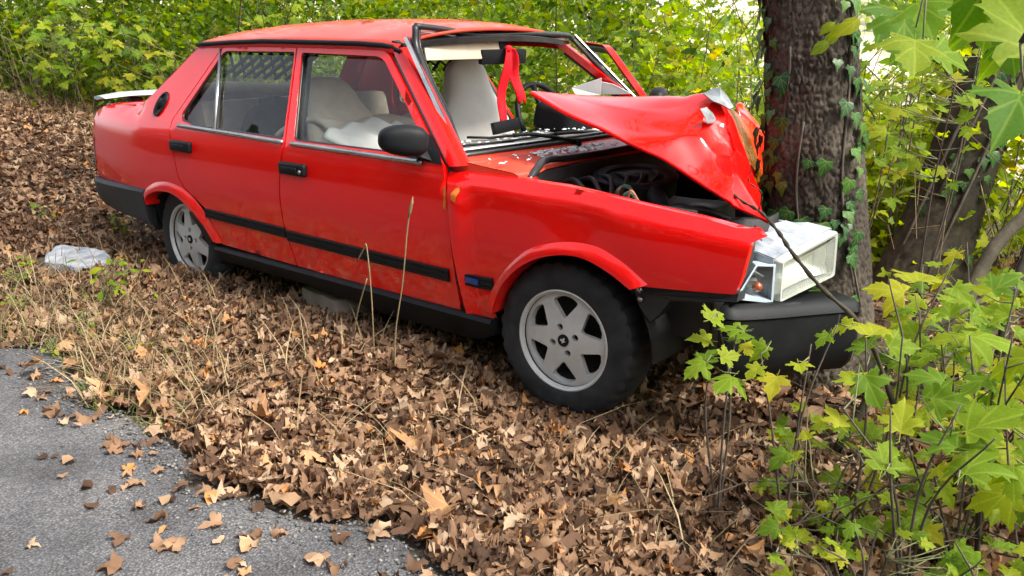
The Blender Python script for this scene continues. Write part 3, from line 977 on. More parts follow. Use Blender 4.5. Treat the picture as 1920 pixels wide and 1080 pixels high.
# rear bumper
def bumper_rear():
    path = [(-2.80, .800), (-3.0, .804), (-3.2, .800), (-3.38, .78), (-3.47, .72), (-3.52, .6), (-3.54, .3), (-3.545, 0)]
    path = path + [(x, -y) for x, y in path[-2::-1]]
    P = curve_pts([(x, y, 0) for x, y in path], 4)
    V = []; m_ = 7
    for q in P:
        zb = float(np.interp(q[0], [-3.55, -3.45, -3.35, -3.0, -2.8], [.37, .37, .375, .345, .325]))
        nrm = np.array([q[0] + 2.9, q[1] * 1.2]); nrm = np.array([-.0, np.sign(q[1])]) if q[0] > -3.3 else nrm / (np.linalg.norm(nrm) + 1e-6)
        for z, o_ in ((.53, -.04), (.532, .006), (.515, .022), (.46, .018), (zb + .04, .005), (zb, -.02), (zb - .005, -.06)):
            V.append((q[0] + nrm[0] * o_, q[1] + nrm[1] * o_, z))
    F = []
    for i in range(len(P) - 1):
        for k in range(m_ - 1): F.append((i * m_ + k, i * m_ + k + 1, (i + 1) * m_ + k + 1, (i + 1) * m_ + k))
    F.append(tuple(range(m_))); F.append(tuple((len(P) - 1) * m_ + k for k in range(m_ - 1, -1, -1)))
    o = mk('rear_bumper', V, F, M_GREYP, car)
    so_ = o.modifiers.new('s', 'SOLIDIFY'); so_.thickness = .006
    return sharp(o, 35)
bumper_rear()
# fuel filler recess
V, F = [], []
fx, fz = -2.672, .985
ca, sa = math.cos(R(-20)), math.sin(R(-20))
def ring(r1, r2, off_):
    out = []
    for k in range(24):
        a_ = 2 * math.pi * k / 24
        u, v_ = r1 * math.cos(a_), r2 * math.sin(a_)
        x, z = fx + u * ca - v_ * sa, fz + u * sa + v_ * ca
        out.append((x, -(Hw(x, z) + off_), z))
    return out
V = ring(.045, .064, .002) + ring(.043, .062, .010) + ring(.034, .052, .010) + ring(.030, .047, .003) + [(fx, -(Hw(fx, fz) + .003), fz)]
for r_ in range(3):
    for k in range(24): F.append((r_ * 24 + k, r_ * 24 + (k + 1) % 24, (r_ + 1) * 24 + (k + 1) % 24, (r_ + 1) * 24 + k))
for k in range(24): F.append((72 + k, 72 + (k + 1) % 24, 96))
fr_ = sharp(mk('fuel_flap', V, F, M_BLACK, car), 40)
tube('flap_handle', [(fx - .014, -(Hw(fx, fz) + .008), fz - .03), (fx + .004, -(Hw(fx, fz) + .018), fz), (fx + .014, -(Hw(fx, fz) + .006), fz + .03)], .010, M_BLACK, fr_, 8)

# ---- lattice guards in both rear side windows: every slat a piece
for side in (-1, 1):
    lat = empty('window_lattice', (0, 0, 0), car)
    def pt(x, z, d): return (x, side * (Hw(x, z) - .045 - d), z)
    for k in range(7):
        x0 = -2.26 + k * .085
        tube('slat', [pt(x0, 1.135, 0), pt(x0 + .17, 1.245, 0)], .0095, M_BLACK, lat, 6)
    for k in range(8):
        x0 = -2.30 + k * .085
        tube('slat', [pt(x0, 1.245, .014), pt(x0 + .10, 1.150, .014)], .0075, M_BLACK, lat, 6)

# ---- wheels
def wheel_meshes():
    prof = [(.180, -.085), (.192, -.092), (.215, -.095), (.245, -.094), (.268, -.088), (.282, -.076), (.289, -.055), (.292, -.03), (.292, .03), (.289, .055), (.282, .076), (.268, .088), (.22, .094), (.18, .085)]
    n_ = 96; V = []; F = []
    for k in range(n_):
        a_ = 2 * math.pi * k / n_
        for j, (r_, y) in enumerate(prof):
            rr = r_
            if 4 <= j <= 9 and k % 3 == 0: rr -= .008
            if j == 2: rr += .002 * math.sin(k * 2.4) * math.sin(k * .7)
            if j in (2, 3): rr += 0
            V.append((rr * math.cos(a_), y, rr * math.sin(a_)))
    m_ = len(prof)
    for k in range(n_):
        for j in range(m_ - 1):
            F.append((k * m_ + j, k * m_ + j + 1, ((k + 1) % n_) * m_ + j + 1, ((k + 1) % n_) * m_ + j))
    # tread grooves: three inset rings suggested by shallow ribs on the shoulder
    tyre = (V, F)
    # rim face with six windows
    holes = []
    for k in range(6):
        a0 = R(90 + 60 * k)
        def P(r_, da): return (r_ * math.cos(a0 + da), r_ * math.sin(a0 + da))
        holes.append(rounded([P(.078, 0), P(.153, -.37), P(.1605, -.18), P(.163, 0), P(.1605, .18), P(.153, .37)], [.012, .012, 0, 0, 0, .012], 3))
    for k in range(4):
        a0 = R(20 + 90 * k)
        holes.append([(.050 * math.cos(a0) + .013 * math.cos(t), .050 * math.sin(a0) + .013 * math.sin(t)) for t in np.linspace(0, 2 * math.pi, 13)[:-1]])
    outer = [(.1745 * math.cos(t), .1745 * math.sin(t)) for t in np.linspace(0, 2 * math.pi, 49)[:-1]]
    pts, tris, loops = fill2d(outer, holes, .016)
    fy = lambda x, z: -.072 - .012 * math.cos(min(1, math.hypot(x, z) / .1745) * math.pi * .5) + .004
    V = [(x, fy(x, z), z) for x, z in pts]; F = [t for t in tris]
    for li, lp in enumerate(loops):
        dep = .022 if li else .02
        b = len(V)
        for i in lp: V.append(V[i])
        for i in lp: V.append((V[i][0] * (.97 if li else 1), V[i][1] + dep, V[i][2] * (.97 if li else 1)))
        q = len(lp)
        for k in range(q): F.append((b + k, b + (k + 1) % q, b + q + (k + 1) % q, b + q + k))
    # rolled rim edge
    prof2 = [(.1745, -.075), (.178, -.088), (.184, -.092), (.189, -.090), (.190, -.082), (.186, -.07)]
    b = len(V); n_ = 48
    for k in range(n_):
        a_ = 2 * math.pi * k / n_
        for r_, y in prof2: V.append((r_ * math.cos(a_), y, r_ * math.sin(a_)))
    m_ = len(prof2)
    for k in range(n_):
        for j in range(m_ - 1): F.append((b + k * m_ + j, b + k * m_ + j + 1, b + ((k + 1) % n_) * m_ + j + 1, b + ((k + 1) % n_) * m_ + j))
    rim = (V, F)
    # barrel behind the windows, coloured far darker than the rim face
    prof3 = [(.172, -.06), (.160, -.02), (.158, .06), (.16, .085)]
    V = []; F = []
    for k in range(n_):
        a_ = 2 * math.pi * k / n_
        for r_, y in prof3: V.append((r_ * math.cos(a_), y, r_ * math.sin(a_)))
    for k in range(n_):
        for j in range(3): F.append((k * 4 + j, k * 4 + j + 1, ((k + 1) % n_) * 4 + j + 1, ((k + 1) % n_) * 4 + j))
    c0 = len(V); V.append((0, .03, 0))
    for k in range(n_): V.append((.158 * math.cos(2 * math.pi * k / n_), .03, .158 * math.sin(2 * math.pi * k / n_)))
    for k in range(n_): F.append((c0, c0 + 1 + (k + 1) % n_, c0 + 1 + k))
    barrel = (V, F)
    return tyre, rim, barrel
_ty, _ri, _ba = wheel_meshes()
w0 = None
for (wx, wy, side, spin, steer) in ((0, -.675, -1, 0, 4), (-2.49, -.665, -1, 20, 0), (0, .675, 1, 0, 4), (-2.49, .665, 1, 0, 0)):
    we = empty('wheel', (wx, wy, .290), car)
    we.rotation_euler = (0, R(spin), R(steer) + (math.pi if side > 0 else 0))
    if w0 is None:
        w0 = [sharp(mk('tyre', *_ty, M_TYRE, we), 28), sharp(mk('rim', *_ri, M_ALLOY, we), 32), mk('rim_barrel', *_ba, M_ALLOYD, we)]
        cap = tube('centre_cap', [(0, -.075, 0), (0, -.0845, 0)], .0225, M_BLACK, we, 24)
        sharp(cap)
        # pale emblem on the cap: a bird with a raised wing
        V = [(-.010, -.0852, .006), (-.003, -.0852, .004), (.002, -.0852, .011), (.009, -.0852, .009), (.005, -.0852, .002), (.011, -.0852, -.004), (.003, -.0852, -.006), (-.004, -.0852, -.012), (-.005, -.0852, -.003), (-.012, -.0852, -.001)]
        em = mk('cap_emblem', V, [tuple(range(10))], M_ALLOY, we, False)
        w0 += [cap, em]
    else:
        for s in w0: copy_obj(s, s.name.split('.')[0], we)

# wheel wells
for wx, r_ in ((0.03, .35), (-2.49, .34)):
    for side in (-1, 1):
        V = []; F = []
        for k in range(19):
            a_ = math.pi * k / 18
            for y in (.76, .45):
                V.append((wx + r_ * math.cos(a_), side * y, .29 + r_ * .98 * math.sin(a_)))
        V += [(wx, side * .45, .25)]
        for k in range(18):
            F.append((k * 2, k * 2 + 1, k * 2 + 3, k * 2 + 2)); F.append((k * 2 + 1, 38, k * 2 + 3))
        mk('wheel_well', V, F, M_DARK, car)

# ---- underbody and cabin shell
box('floor_pan', (-1.30, 0, .28), (2.9, 1.40, .06), M_DARK, car, .01)
box('exhaust', (-1.9, .2, .22), (1.8, .09, .08), M_METAL, car, .03)
box('firewall', (-.47, 0, .56), (.03, 1.38, .56), M_DARK, car, .005)
box('rear_bench', (-2.12, 0, .46), (.5, 1.28, .26), M_TAUPE, car, .06, subdiv=0)
box('rear_backrest', (-2.46, 0, .72), (.16, 1.28, .56), M_TAUPE, car, .05, rot=(0, R(-14), 0))
box('parcel_shelf', (-2.74, 0, .93), (.40, 1.24, .02), M_BEIGE, car, .006)
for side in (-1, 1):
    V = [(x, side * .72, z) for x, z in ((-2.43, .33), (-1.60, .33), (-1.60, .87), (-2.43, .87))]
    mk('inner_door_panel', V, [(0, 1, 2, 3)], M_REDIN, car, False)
    if side < 0:
        V = [(x, side * .72, z) for x, z in ((-1.48, .33), (-.56, .33), (-.60, .86), (-1.48, .86))]
        mk('inner_door_panel', V, [(0, 1, 2, 3)], M_GREYC, car, False)
# headlining edge
box('headlining', (-1.75, 0, 1.315), (1.45, .98, .02), M_CREAM, car, .005)
# ---- windscreen opening: seal torn loose, bright trim
def scr_base(y): return np.array([-.548 + .085 * (1 - (y / .71) ** 2), y, .902 + .010 * (1 - (y / .71) ** 2)])
SEALH = [(-.982, -.50, 1.372), (-.975, -.35, 1.360), (-.965, -.16, 1.336), (-.952, -.02, 1.336), (-.950, .25, 1.340), (-.975, .54, 1.330)]
SEALV = [(-.982, -.50, 1.372), (-.955, -.52, 1.276), (-.816, -.58, 1.138), (-.715, -.62, 1.058), (-.556, -.70, .917)]
ws_ = empty('windscreen_seal', (0, 0, 0), car)
tube('seal_strip', curve_pts(SEALH, 6), .013, M_RUB, ws_, 8)
tube('seal_strip', curve_pts([(x - .004, y + .012, z - .022) for x, y, z in SEALH], 6), .006, M_CHROME, ws_, 6)
tube('seal_strip', curve_pts(SEALV, 6), .014, M_RUB, ws_, 8)
tube('seal_strip', curve_pts([(x - .004, y + .026, z) for x, y, z in SEALV], 6), .007, M_RUB, ws_, 6)
wt = empty('windscreen_trim', (0, 0, 0), car)
TV = [(-.950, -.588, 1.325), (-.842, -.616, 1.204), (-.668, -.676, 1.038), (-.522, -.728, .897)]
def ribbonstrip(name, pts, wv, th, mat_, parent):
    V = []; F = []
    for i, p_ in enumerate(pts):
        p_ = Vector(p_); w_ = Vector(wv)
        t_ = Vector(pts[min(i + 1, len(pts) - 1)]) - Vector(pts[max(i - 1, 0)]); nn = t_.cross(w_).normalized() * th
        V += [p_ - w_ / 2 - nn, p_ + w_ / 2 - nn, p_ + w_ / 2 + nn, p_ - w_ / 2 + nn]
    for i in range(len(pts) - 1):
        for k in range(4): F.append((i * 4 + k, i * 4 + (k + 1) % 4, (i + 1) * 4 + (k + 1) % 4, (i + 1) * 4 + k))
    F += [(0, 1, 2, 3), tuple(len(V) - 1 - k for k in range(4))]
    return sharp(mk(name, V, F, mat_, parent), 40)
tube('trim_bar', curve_pts([(x - .004, y + .012, z) for x, y, z in TV], 6), .008, M_RUB, wt, 6)
ribbonstrip('trim_bar', curve_pts(TV, 6), (.009, .011, .005), .004, M_CHROME, wt)
ribbonstrip('trim_bar', [scr_base(y) + np.array([-.012, 0, .006]) for y in np.linspace(-.705, .66, 30)], (.022, 0, .016), .003, M_CHROME, wt)
tube('trim_bar', [scr_base(y) + np.array([.012, 0, -.006]) for y in np.linspace(-.72, .70, 30)], .010, M_RUB, wt, 8)
tube('trim_bar', curve_pts([(-.975, .555, 1.322), (-.86, .60, 1.204), (-.69, .655, 1.04), (-.548, .70, .905)], 6), .012, M_RUB, wt, 6)
ribbonstrip('trim_bar', curve_pts([(-.955, .563, 1.330), (-.84, .605, 1.215), (-.67, .66, 1.05), (-.53, .705, .915)], 6), (.012, -.010, .010), .003, M_CHROME, wt)
# header rail under the roof edge
ribbonstrip('header_rail', [(-.945 - .085 * (y / .57) ** 2, y, 1.325 - .03 * (y / .57) ** 2) for y in np.linspace(-.56, .57, 16)], (.07, 0, -.012), .012, M_DARK, car)
# upper centre pillars follow the tumblehome
for side in (-1, 1):
    tube('centre_pillar', [(-1.545, side * .725, .86), (-1.60, side * .64, 1.03), (-1.69, side * .52, 1.28)], .035, M_DARK, car, 8)

# ---- door mirror
def shell(name, c, r_, mat_, parent, rot=(0, 0, 0), cut=None, n_=3, power=2.6):
    from mathutils import Euler
    bm = bmesh.new(); bmesh.ops.create_icosphere(bm, subdivisions=n_, radius=1)
    for v in bm.verts:
        d = (abs(v.co.x) ** power + abs(v.co.y) ** power + abs(v.co.z) ** power) ** (1 / power)
        v.co = v.co / d
        if cut: v.co = Vector(cut(*v.co))
        v.co = Vector((v.co.x * r_[0], v.co.y * r_[1], v.co.z * r_[2]))
    return from_bm(name, bm, mat_, parent, Matrix.Translation(c) @ Euler(rot).to_matrix().to_4x4())
patch('mirror_sail', [(-.76, .884), (-.548, .868), (-.575, .90), (-.655, .965), (-.69, .978), (-.715, .94)], M_BLACK, fd, .004)
mr_ = shell('door_mirror', (-.652, -.890, .962), (.052, .094, .058), M_BLACK, fd, (R(-4), 0, R(-38)), lambda x, y, z: (x if x > -.3 else -.3 + (x + .3) * .25, y, z * (1 - .18 * (y < 0) * abs(y))), 4, 3.0)
mk('mirror_foot', [(-.69, -.785, .882), (-.61, -.787, .880), (-.655, -.772, .925), (-.665, -.86, .912), (-.635, -.86, .908), (-.65, -.86, .935), (-.67, -.78, .90), (-.63, -.785, .905)],
   [], M_BLACK, fd, False)
_mf = bpy.data.objects['mirror_foot']; bm = bmesh.new(); bm.from_mesh(_mf.data); bmesh.ops.convex_hull(bm, input=bm.verts); bmesh.ops.recalc_face_normals(bm, faces=bm.faces); bm.to_mesh(_mf.data); bm.free()

# ---- cowl and engine bay
V = []; F = []
ys_ = np.linspace(-.748, .74, 24)
for y in ys_:
    b_ = scr_base(max(-.71, min(.71, y)))
    fx_ = -.30 + (.07 if y < -.5 else 0) * min(1, (-.5 - y) / .2) + .02 * math.sin(y * 7)
    V += [(b_[0] + .015, y, b_[2] - .012), ((b_[0] + fx_) / 2 - .01, y, .880 + .004 * math.sin(y * 11)), (fx_ - .03, y, .866), (fx_, y, .858), (fx_ + .004, y, .845)]
for i in range(23):
    for k in range(4): F.append((i * 5 + k, i * 5 + k + 1, (i + 1) * 5 + k + 1, (i + 1) * 5 + k))
b = len(V)
xs4 = [V[k][0] for k in range(5)]
V += [(V[k][0], -.750, V[k][2] - .002) for k in range(4)] + [(V[k][0], -.752, .83) for k in range(4)]
F += [(b + k, b + k + 1, b + 5 + k, b + 4 + k) for k in range(3)]
cowl = sharp(mk('cowl_panel', V, F, M_ROOF, car), 45)
tube('bonnet_seal', curve_pts([(-.205, -.70, .835), (-.23, -.62, .868), (-.285, -.50, .882), (-.30, -.34, .872), (-.285, -.14, .872), (-.29, .2, .872), (-.30, .6, .868)], 6), .015, M_RUB, car, 10)
box('cowl_box', (-.36, -.02, .78), (.12, 1.36, .12), M_DARK, car, .01)
# fender inner gutter and red inner wing
V = []; F = []
for i, x in enumerate(np.linspace(-.5, .66, 26)):
    zt = float(np.interp(x, [-.53, -.2, .009, .206, .354, .541, .643, .70], [.846, .850, .846, .833, .820, .803, .788, .78]))
    y0 = -(Hw(x, zt) + fender_round(x, zt) - .002)
    ww = 1.0 + 1.4 * max(0, min(1, (-.16 - x) / .06))
    V += [(x, y0, zt - .001), (x, y0 + .025, zt + .003), (x, y0 + .055 * ww, zt - .004), (x, y0 + .07 * ww, zt - .05), (x, y0 + .085 * ww, zt - .11)]
for i in range(25):
    for k in range(4): F.append((i * 5 + k, i * 5 + k + 1, (i + 1) * 5 + k + 1, (i + 1) * 5 + k))
mk('fender_gutter', V, F, M_RED, car)
for side in (-1, 1):
    box('inner_wing', (.0 if side < 0 else -.1, side * .62, .54), (1.0 if side < 0 else .7, .03, .36), M_DARK, car, .006, subdiv=3, jitter=.015)
box('battery_tray', (.10, -.50, .60), (.8, .18, .03), M_DARK, car, .005)
eng = box('engine_block', (-.10, .02, .50), (.55, .36, .36), M_DARK, car, .03, subdiv=2, jitter=.02)
af = empty('air_filter', (-.12, -.13, .765), car)
def lathe(name, prof, mat_, parent, n_=40, ax='z'):
    V = []; F = []
    for k in range(n_):
        a_ = 2 * math.pi * k / n_
        for r_, z in prof: V.append((r_ * math.cos(a_), r_ * math.sin(a_), z))
    m_ = len(prof)
    for k in range(n_):
        for j in range(m_ - 1): F.append((k * m_ + j, ((k + 1) % n_) * m_ + j, ((k + 1) % n_) * m_ + j + 1, k * m_ + j + 1))
    return sharp(mk(name, V, F, mat_, parent), 35)
lathe('filter_drum', [(0, -.04), (.155, -.04), (.165, -.03), (.165, .02), (.172, .024), (.172, .032), (.160, .038), (.12, .034), (.115, .028), (.05, .028), (.045, .040), (.012, .042), (0, .042)], M_BLACK, af)
tube('intake_hose', curve_pts([(.14, -.08, 0), (.22, -.16, -.02), (.28, -.22, -.06)], 6), .04, M_BLACK, af, 12)
af.rotation_euler = (R(6), R(4), 0)
box('fluid_bottle', (-.02, -.56, .70), (.16, .10, .12), simple('yellowed_plastic', (.10, .095, .07), (.2, .19, .14), 8, (.4, .6)), car, .02)
tube('strut_top', [(.0, -.50, .70), (.0, -.50, .755)], .055, M_METAL, car, 18)
for k in range(6): tube('engine_hose', curve_pts([(-.28, -.40 + .1 * k, .78), (-.20 + .03 * k, -.42 + .07 * k, .80), (-.05, -.5 + .05 * k, .73)], 5), .010, M_DARK, eng, 8)
box('battery', (.20, -.48, .68), (.24, .16, .14), M_DARK, car, .01)
wires = empty('wiring_loom', (0, 0, 0), car)
for k in range(7):
    m_ = (M_WIRE1, M_WIRE2, M_DARK, M_METAL)[k % 4]
    a0 = (-.06 + .02 * k, -.36 - .012 * k, .70)
    tube('wire', curve_pts([a0, (a0[0] + .02, a0[1] - .02, .775 + .01 * (k % 3)), (a0[0] + .05, a0[1] + .02, .79 - .012 * k), (a0[0] + .08, a0[1] + .05, .70)], 5), .0045, m_, wires, 6)
for k in range(5):
    tube('engine_hose', curve_pts([(-.2 + .08 * k, -.45, .66), (.0 + .06 * k, -.40 + .03 * k, .725), (.18 + .05 * k, -.36 + .05 * k, .66)], 6), .014 + .004 * (k % 2), M_DARK, eng, 8)
rad = box('radiator_panel', (.42, -.30, .50), (.03, .52, .42), M_DARK, car, .005, rot=(0, R(-8), R(-14)), subdiv=6, jitter=.05, jf=5)
box('crossmember', (.36, .1, .33), (.10, .9, .10), M_DARK, car, .02, rot=(0, 0, R(-10)))

# ---- bonnet: buckled sheet, rear corner thrown up, front folded round the trunk
HG = [  # rows rear to front, columns right edge to left edge
 [(-.300, -.576, 1.142), (-.310, -.480, 1.133), (-.320, -.390, 1.121), (-.340, -.250, 1.117), (-.40, .12, 1.06), (-.45, .55, .96)],
 [(-.140, -.517, 1.058), (-.150, -.430, 1.064), (-.200, -.298, 1.092), (-.240, -.064, 1.103), (-.22, .20, 1.05), (-.25, .60, .95)],
 [(-.020, -.445, 1.007), (-.030, -.372, 1.006), (-.080, -.253, 1.076), (-.100, -.052, 1.121), (-.06, .22, 1.06), (-.05, .60, .94)],
 [(.070, -.414, .960), (.110, -.335, .990), (.060, -.218, 1.056), (.050, -.063, 1.132), (.06, .20, 1.07), (.06, .58, .93)],
 [(.220, -.375, .890), (.235, -.268, 1.003), (.205, -.203, 1.050), (.195, -.081, 1.143), (.12, .16, 1.05), (.12, .52, .93)],
 [(.370, -.366, .809), (.335, -.250, .915), (.310, -.185, .985), (.280, -.095, 1.050), (.19, .14, .95), (.15, .46, .90)],
 [(.480, -.341, .759), (.440, -.288, .831), (.395, -.210, .860), (.360, -.120, .890), (.23, .16, .85), (.18, .42, .82)],
 [(.550, -.336, .736), (.530, -.318, .742), (.480, -.240, .760), (.430, -.155, .795), (.27, .16, .76), (.20, .40, .74)]]
V = [q for r_ in HG for q in r_]; F = []
for i in range(7):
    for j in range(5):
        a = i * 6 + j; F.append((a, a + 6, a + 7, a + 1))
hood = mk('bonnet', V, F, M_RED, car)
bm = bmesh.new(); bm.from_mesh(hood.data)
cl = bm.edges.layers.float.new('crease_edge'); bm.verts.ensure_lookup_table()
def cre(a, b, v):
    e = bm.edges.get((bm.verts[a], bm.verts[b]))
    if e: e[cl] = v
for i in range(7):
    cre(i * 6 + 0, i * 6 + 6, 1)
    cre(i * 6 + 3, i * 6 + 9, .75 if i >= 3 else .25)
    if i >= 1: cre(i * 6 + 2, i * 6 + 8, 1.0)
    if i >= 2: cre(i * 6 + 1, i * 6 + 7, .8)
for j in range(5):
    cre(j, j + 1, 1); cre(42 + j, 43 + j, 1); cre(24 + j, 25 + j, 1.0 if j >= 1 else .2); cre(30 + j, 31 + j, .4)
bm.normal_update(); bm.to_mesh(hood.data); bm.free()
sub = hood.modifiers.new('sub', 'SUBSURF'); sub.levels = 4; sub.render_levels = 4
dg = bpy.context.evaluated_depsgraph_get(); dg.update()
me = bpy.data.meshes.new_from_object(hood.evaluated_get(dg)); hood.modifiers.clear(); hood.data = me
for v in me.vertices:
    c = v.co; f_ = max(0, min(1, (c.x + .1) / .4))
    v.co.z += (.010 * noise.noise(c * 6) + .002 * noise.noise(c * 15)) * f_ * 1.2 + .004 * noise.noise(c * 4)
    v.co.y += .012 * noise.noise(c * 9 + Vector((5, 0, 0))) * f_
_fr = random.Random(44)
def _planes(n_, g_): return [(Vector((_fr.uniform(-.35, .6), _fr.uniform(-.6, .6), _fr.uniform(.7, 1.15))), Vector((_fr.gauss(0, g_), _fr.gauss(0, g_), _fr.gauss(0, g_)))) for _ in range(n_)]
_PA, _PB = _planes(26, .16), _planes(26, .16)
def facet(c):
    a_ = max(g_.dot(c - s_) for s_, g_ in _PA); b2 = max(g_.dot(c - s_) for s_, g_ in _PB)
    s1 = sorted(((c - s_).length_squared, i_) for i_, (s_, g_) in enumerate(_PA))[:2]
    k1 = _PA[s1[0][1]][1].dot(c - _PA[s1[0][1]][0]) * .8
    return max(-.03, min(.03, .30 * (a_ - b2) + .25 * k1))
for v in me.vertices:      # crumple: sharp ridges towards the trunk
    c = v.co.copy(); f_ = max(0, min(1, (c.x - .16) / .12)) * max(0, min(1, (1.6 + c.y * 3) if c.y < 0 else 1))
    fw = .28 + .72 * f_ if c.x > -.12 else .28 * max(0, min(1, (c.x + .30) / .18))
    v.co += Vector((.35, -.6, .6)) * facet(c) * fw
    g2 = max(0, min(1, (c.x + .35) / .2)) * (1 - f_)
    v.co.z += .010 * (abs(noise.noise(Vector((c.x * 2.5, c.y * 5, 2)))) - .2) * g2
me.polygons.foreach_set('use_smooth', [True] * len(me.polygons)); me.update()
try: me.set_sharp_from_angle(angle=R(20))
except Exception: pass
so_ = hood.modifiers.new('s', 'SOLIDIFY'); so_.thickness = .014; so_.offset = 1
nrm_up = me.polygons[0].normal.z
if nrm_up > 0: so_.offset = -1
tag(hood, 'bonnet folded up like a tent')
def flake(name, pts, mat_, parent, lift=(.008, -.012, .006)):
    P = [Vector(q) + Vector(lift) for q in pts]
    c = sum(P, Vector()) / len(P)
    V = P + [c + Vector((.004, -.006, .004))] + [q - Vector(lift) * .7 for q in P]
    n_ = len(P); F = [(k, (k + 1) % n_, n_) for k in range(n_)] + [(k, n_ + 1 + k, n_ + 1 + (k + 1) % n_, (k + 1) % n_) for k in range(n_)]
    return mk(name, V, F, mat_, parent, False)
flake('torn_metal', [(.215, -.243, 1.078), (.222, -.21, 1.083), (.225, -.191, 1.071), (.230, -.176, 1.060), (.235, -.157, 1.037), (.234, -.18, 1.026), (.23, -.214, 1.027), (.226, -.22, 1.045)], M_TORN, hood)
flake('torn_metal', [(.16, -.127, 1.125), (.19, -.10, 1.144), (.21, -.095, 1.146), (.235, -.086, 1.120), (.27, -.094, 1.079), (.262, -.11, 1.072), (.24, -.141, 1.092), (.215, -.15, 1.10)], M_TORN, hood)
# torn paint and bare metal along the fold
rr_ = random.Random(15)
FOLD = [(.205, -.203, 1.052), (.250, -.214, 1.010), (.305, -.222, .955), (.36, -.245, .900), (.42, -.268, .845), (.48, -.295, .790)]
for k in ():
    a_, b2 = Vector(FOLD[k]), Vector(FOLD[k + 1])
    w_ = Vector((.012, .018, .0)) * rr_.uniform(.6, 1.3)
    flake('torn_metal', [a_ - w_ * .3, a_.lerp(b2, .4) - w_ * rr_.uniform(.2, .7), b2 - w_ * .2, b2 + w_ * .5, a_.lerp(b2, .6) + w_ * rr_.uniform(.6, 1.3), a_.lerp(b2, .2) + w_ * .7], M_ROOF, hood, (.007, -.010, .007))
# left wing torn away beside the trunk
LW = [[(-.05, .74, .86), (.02, .66, .93), (.03, .50, 1.03), (.058, .32, 1.09)],
      [(.02, .76, .80), (.06, .70, .86), (.09, .50, .97), (.10, .30, 1.02)],
      [(.06, .77, .68), (.10, .70, .74), (.135, .48, .90), (.145, .24, .965)],
      [(.08, .76, .55), (.13, .68, .62), (.175, .44, .80), (.185, .24, .845)],
      [(.06, .74, .42), (.14, .64, .50), (.205, .38, .70), (.21, .22, .745)]]
V = [q for r_ in LW for q in r_]; F = [(i * 4 + j, i * 4 + j + 1, i * 4 + j + 5, i * 4 + j + 4) for i in range(4) for j in range(3)]
lw = mk('crumpled_wing', V, F, M_RED, car)
sub = lw.modifiers.new('sub', 'SUBSURF'); sub.levels = 3; sub.render_levels = 3
dg = bpy.context.evaluated_depsgraph_get(); dg.update()
me = bpy.data.meshes.new_from_object(lw.evaluated_get(dg)); lw.modifiers.clear(); lw.data = me
for v in me.vertices:
    c = v.co.copy(); v.co += noise.noise_vector(c * 8) * .03 + noise.noise_vector(c * 18) * .008
me.polygons.foreach_set('use_smooth', [True] * len(me.polygons))
so_ = lw.modifiers.new('s', 'SOLIDIFY'); so_.thickness = .006
sidepanel('front_fender', rounded([(-.50, .845), (-.03, .85), (-.02, .70), (-.30, .50), (-.32, .31), (-.46, .31)], .02), (), car, M_RED, 1, .06)

# ---- headlight, indicator, bumper
hl = empty('headlight', (0, 0, 0), car)
TL, TR, BR, BL = [np.array(q) for q in ((.702, -.563, .660), (.770, -.293, .724), (.768, -.282, .566), (.700, -.557, .521))]
nrm = np.cross(TR - BL, TL - BR); nrm /= np.linalg.norm(nrm)
if nrm[0] < 0: nrm = -nrm
def bil(u, v): return (BL * (1 - u) + BR * u) * (1 - v) + (TL * (1 - u) + TR * u) * v
# lens: clear cover with moulded rim
out2 = rounded([(0, 0), (1, 0), (1, 1), (0, 1)], .06, 4)
in2 = [(.5 + (u - .5) * .90, .5 + (v - .5) * .84) for u, v in out2]
k_ = len(out2)
V = [bil(u, v) - nrm * .03 for u, v in out2] + [bil(u, v) + nrm * .004 for u, v in out2] + [bil(.5 + (u - .5) * .97, .5 + (v - .5) * .95) + nrm * .012 for u, v in out2] + [bil(u, v) + nrm * .010 for u, v in in2]
F = []
for r_ in range(3):
    for k in range(k_): F.append((r_ * k_ + k, r_ * k_ + (k + 1) % k_, (r_ + 1) * k_ + (k + 1) % k_, (r_ + 1) * k_ + k))
m, n, p = mat('lens_rim'); p.inputs['Base Color'].default_value = (.46, .48, .44, 1); p.inputs['Roughness'].default_value = .25; p.inputs['Transmission Weight'].default_value = .35
M_RIMP = m
sharp(mk('lens_rim', V, F, M_RIMP, hl), 50)
V = []; F = []; nu, nv = 60, 20
for i in range(nu + 1):
    for j in range(nv + 1):
        u = .05 + .90 * i / nu; v = .08 + .84 * j / nv
        fl = .006 * (i % 2) if (.25 < u < .5 or u > .66) and .15 < v < .85 else 0
        V.append(bil(u, v) + nrm * (.010 + .014 * (1 - (2 * u - 1) ** 2) - fl))
for i in range(nu):
    for j in range(nv):
        a = i * (nv + 1) + j; F.append((a, a + nv + 1, a + nv + 2, a + 1))
mk('lens', V, F, M_LENS, hl)
# reflector bowl
V = []; F = []
for i in range(17):
    for j in range(9):
        u = .04 + .92 * i / 16; v = .06 + .88 * j / 8
        dpt = .085 * (1 - abs(2 * u - 1) ** 3) * (1 - abs(2 * v - 1) ** 4)
        V.append(bil(u, v) - nrm * (.006 + dpt))
for i in range(16):
    for j in range(8):
        a = i * 9 + j; F.append((a, a + 9, a + 10, a + 1))
m, n, p = mat('reflector'); p.inputs['Base Color'].default_value = (.75, .76, .7, 1); p.inputs['Metallic'].default_value = .75; p.inputs['Roughness'].default_value = .28
mk('reflector', V, F, m, hl)
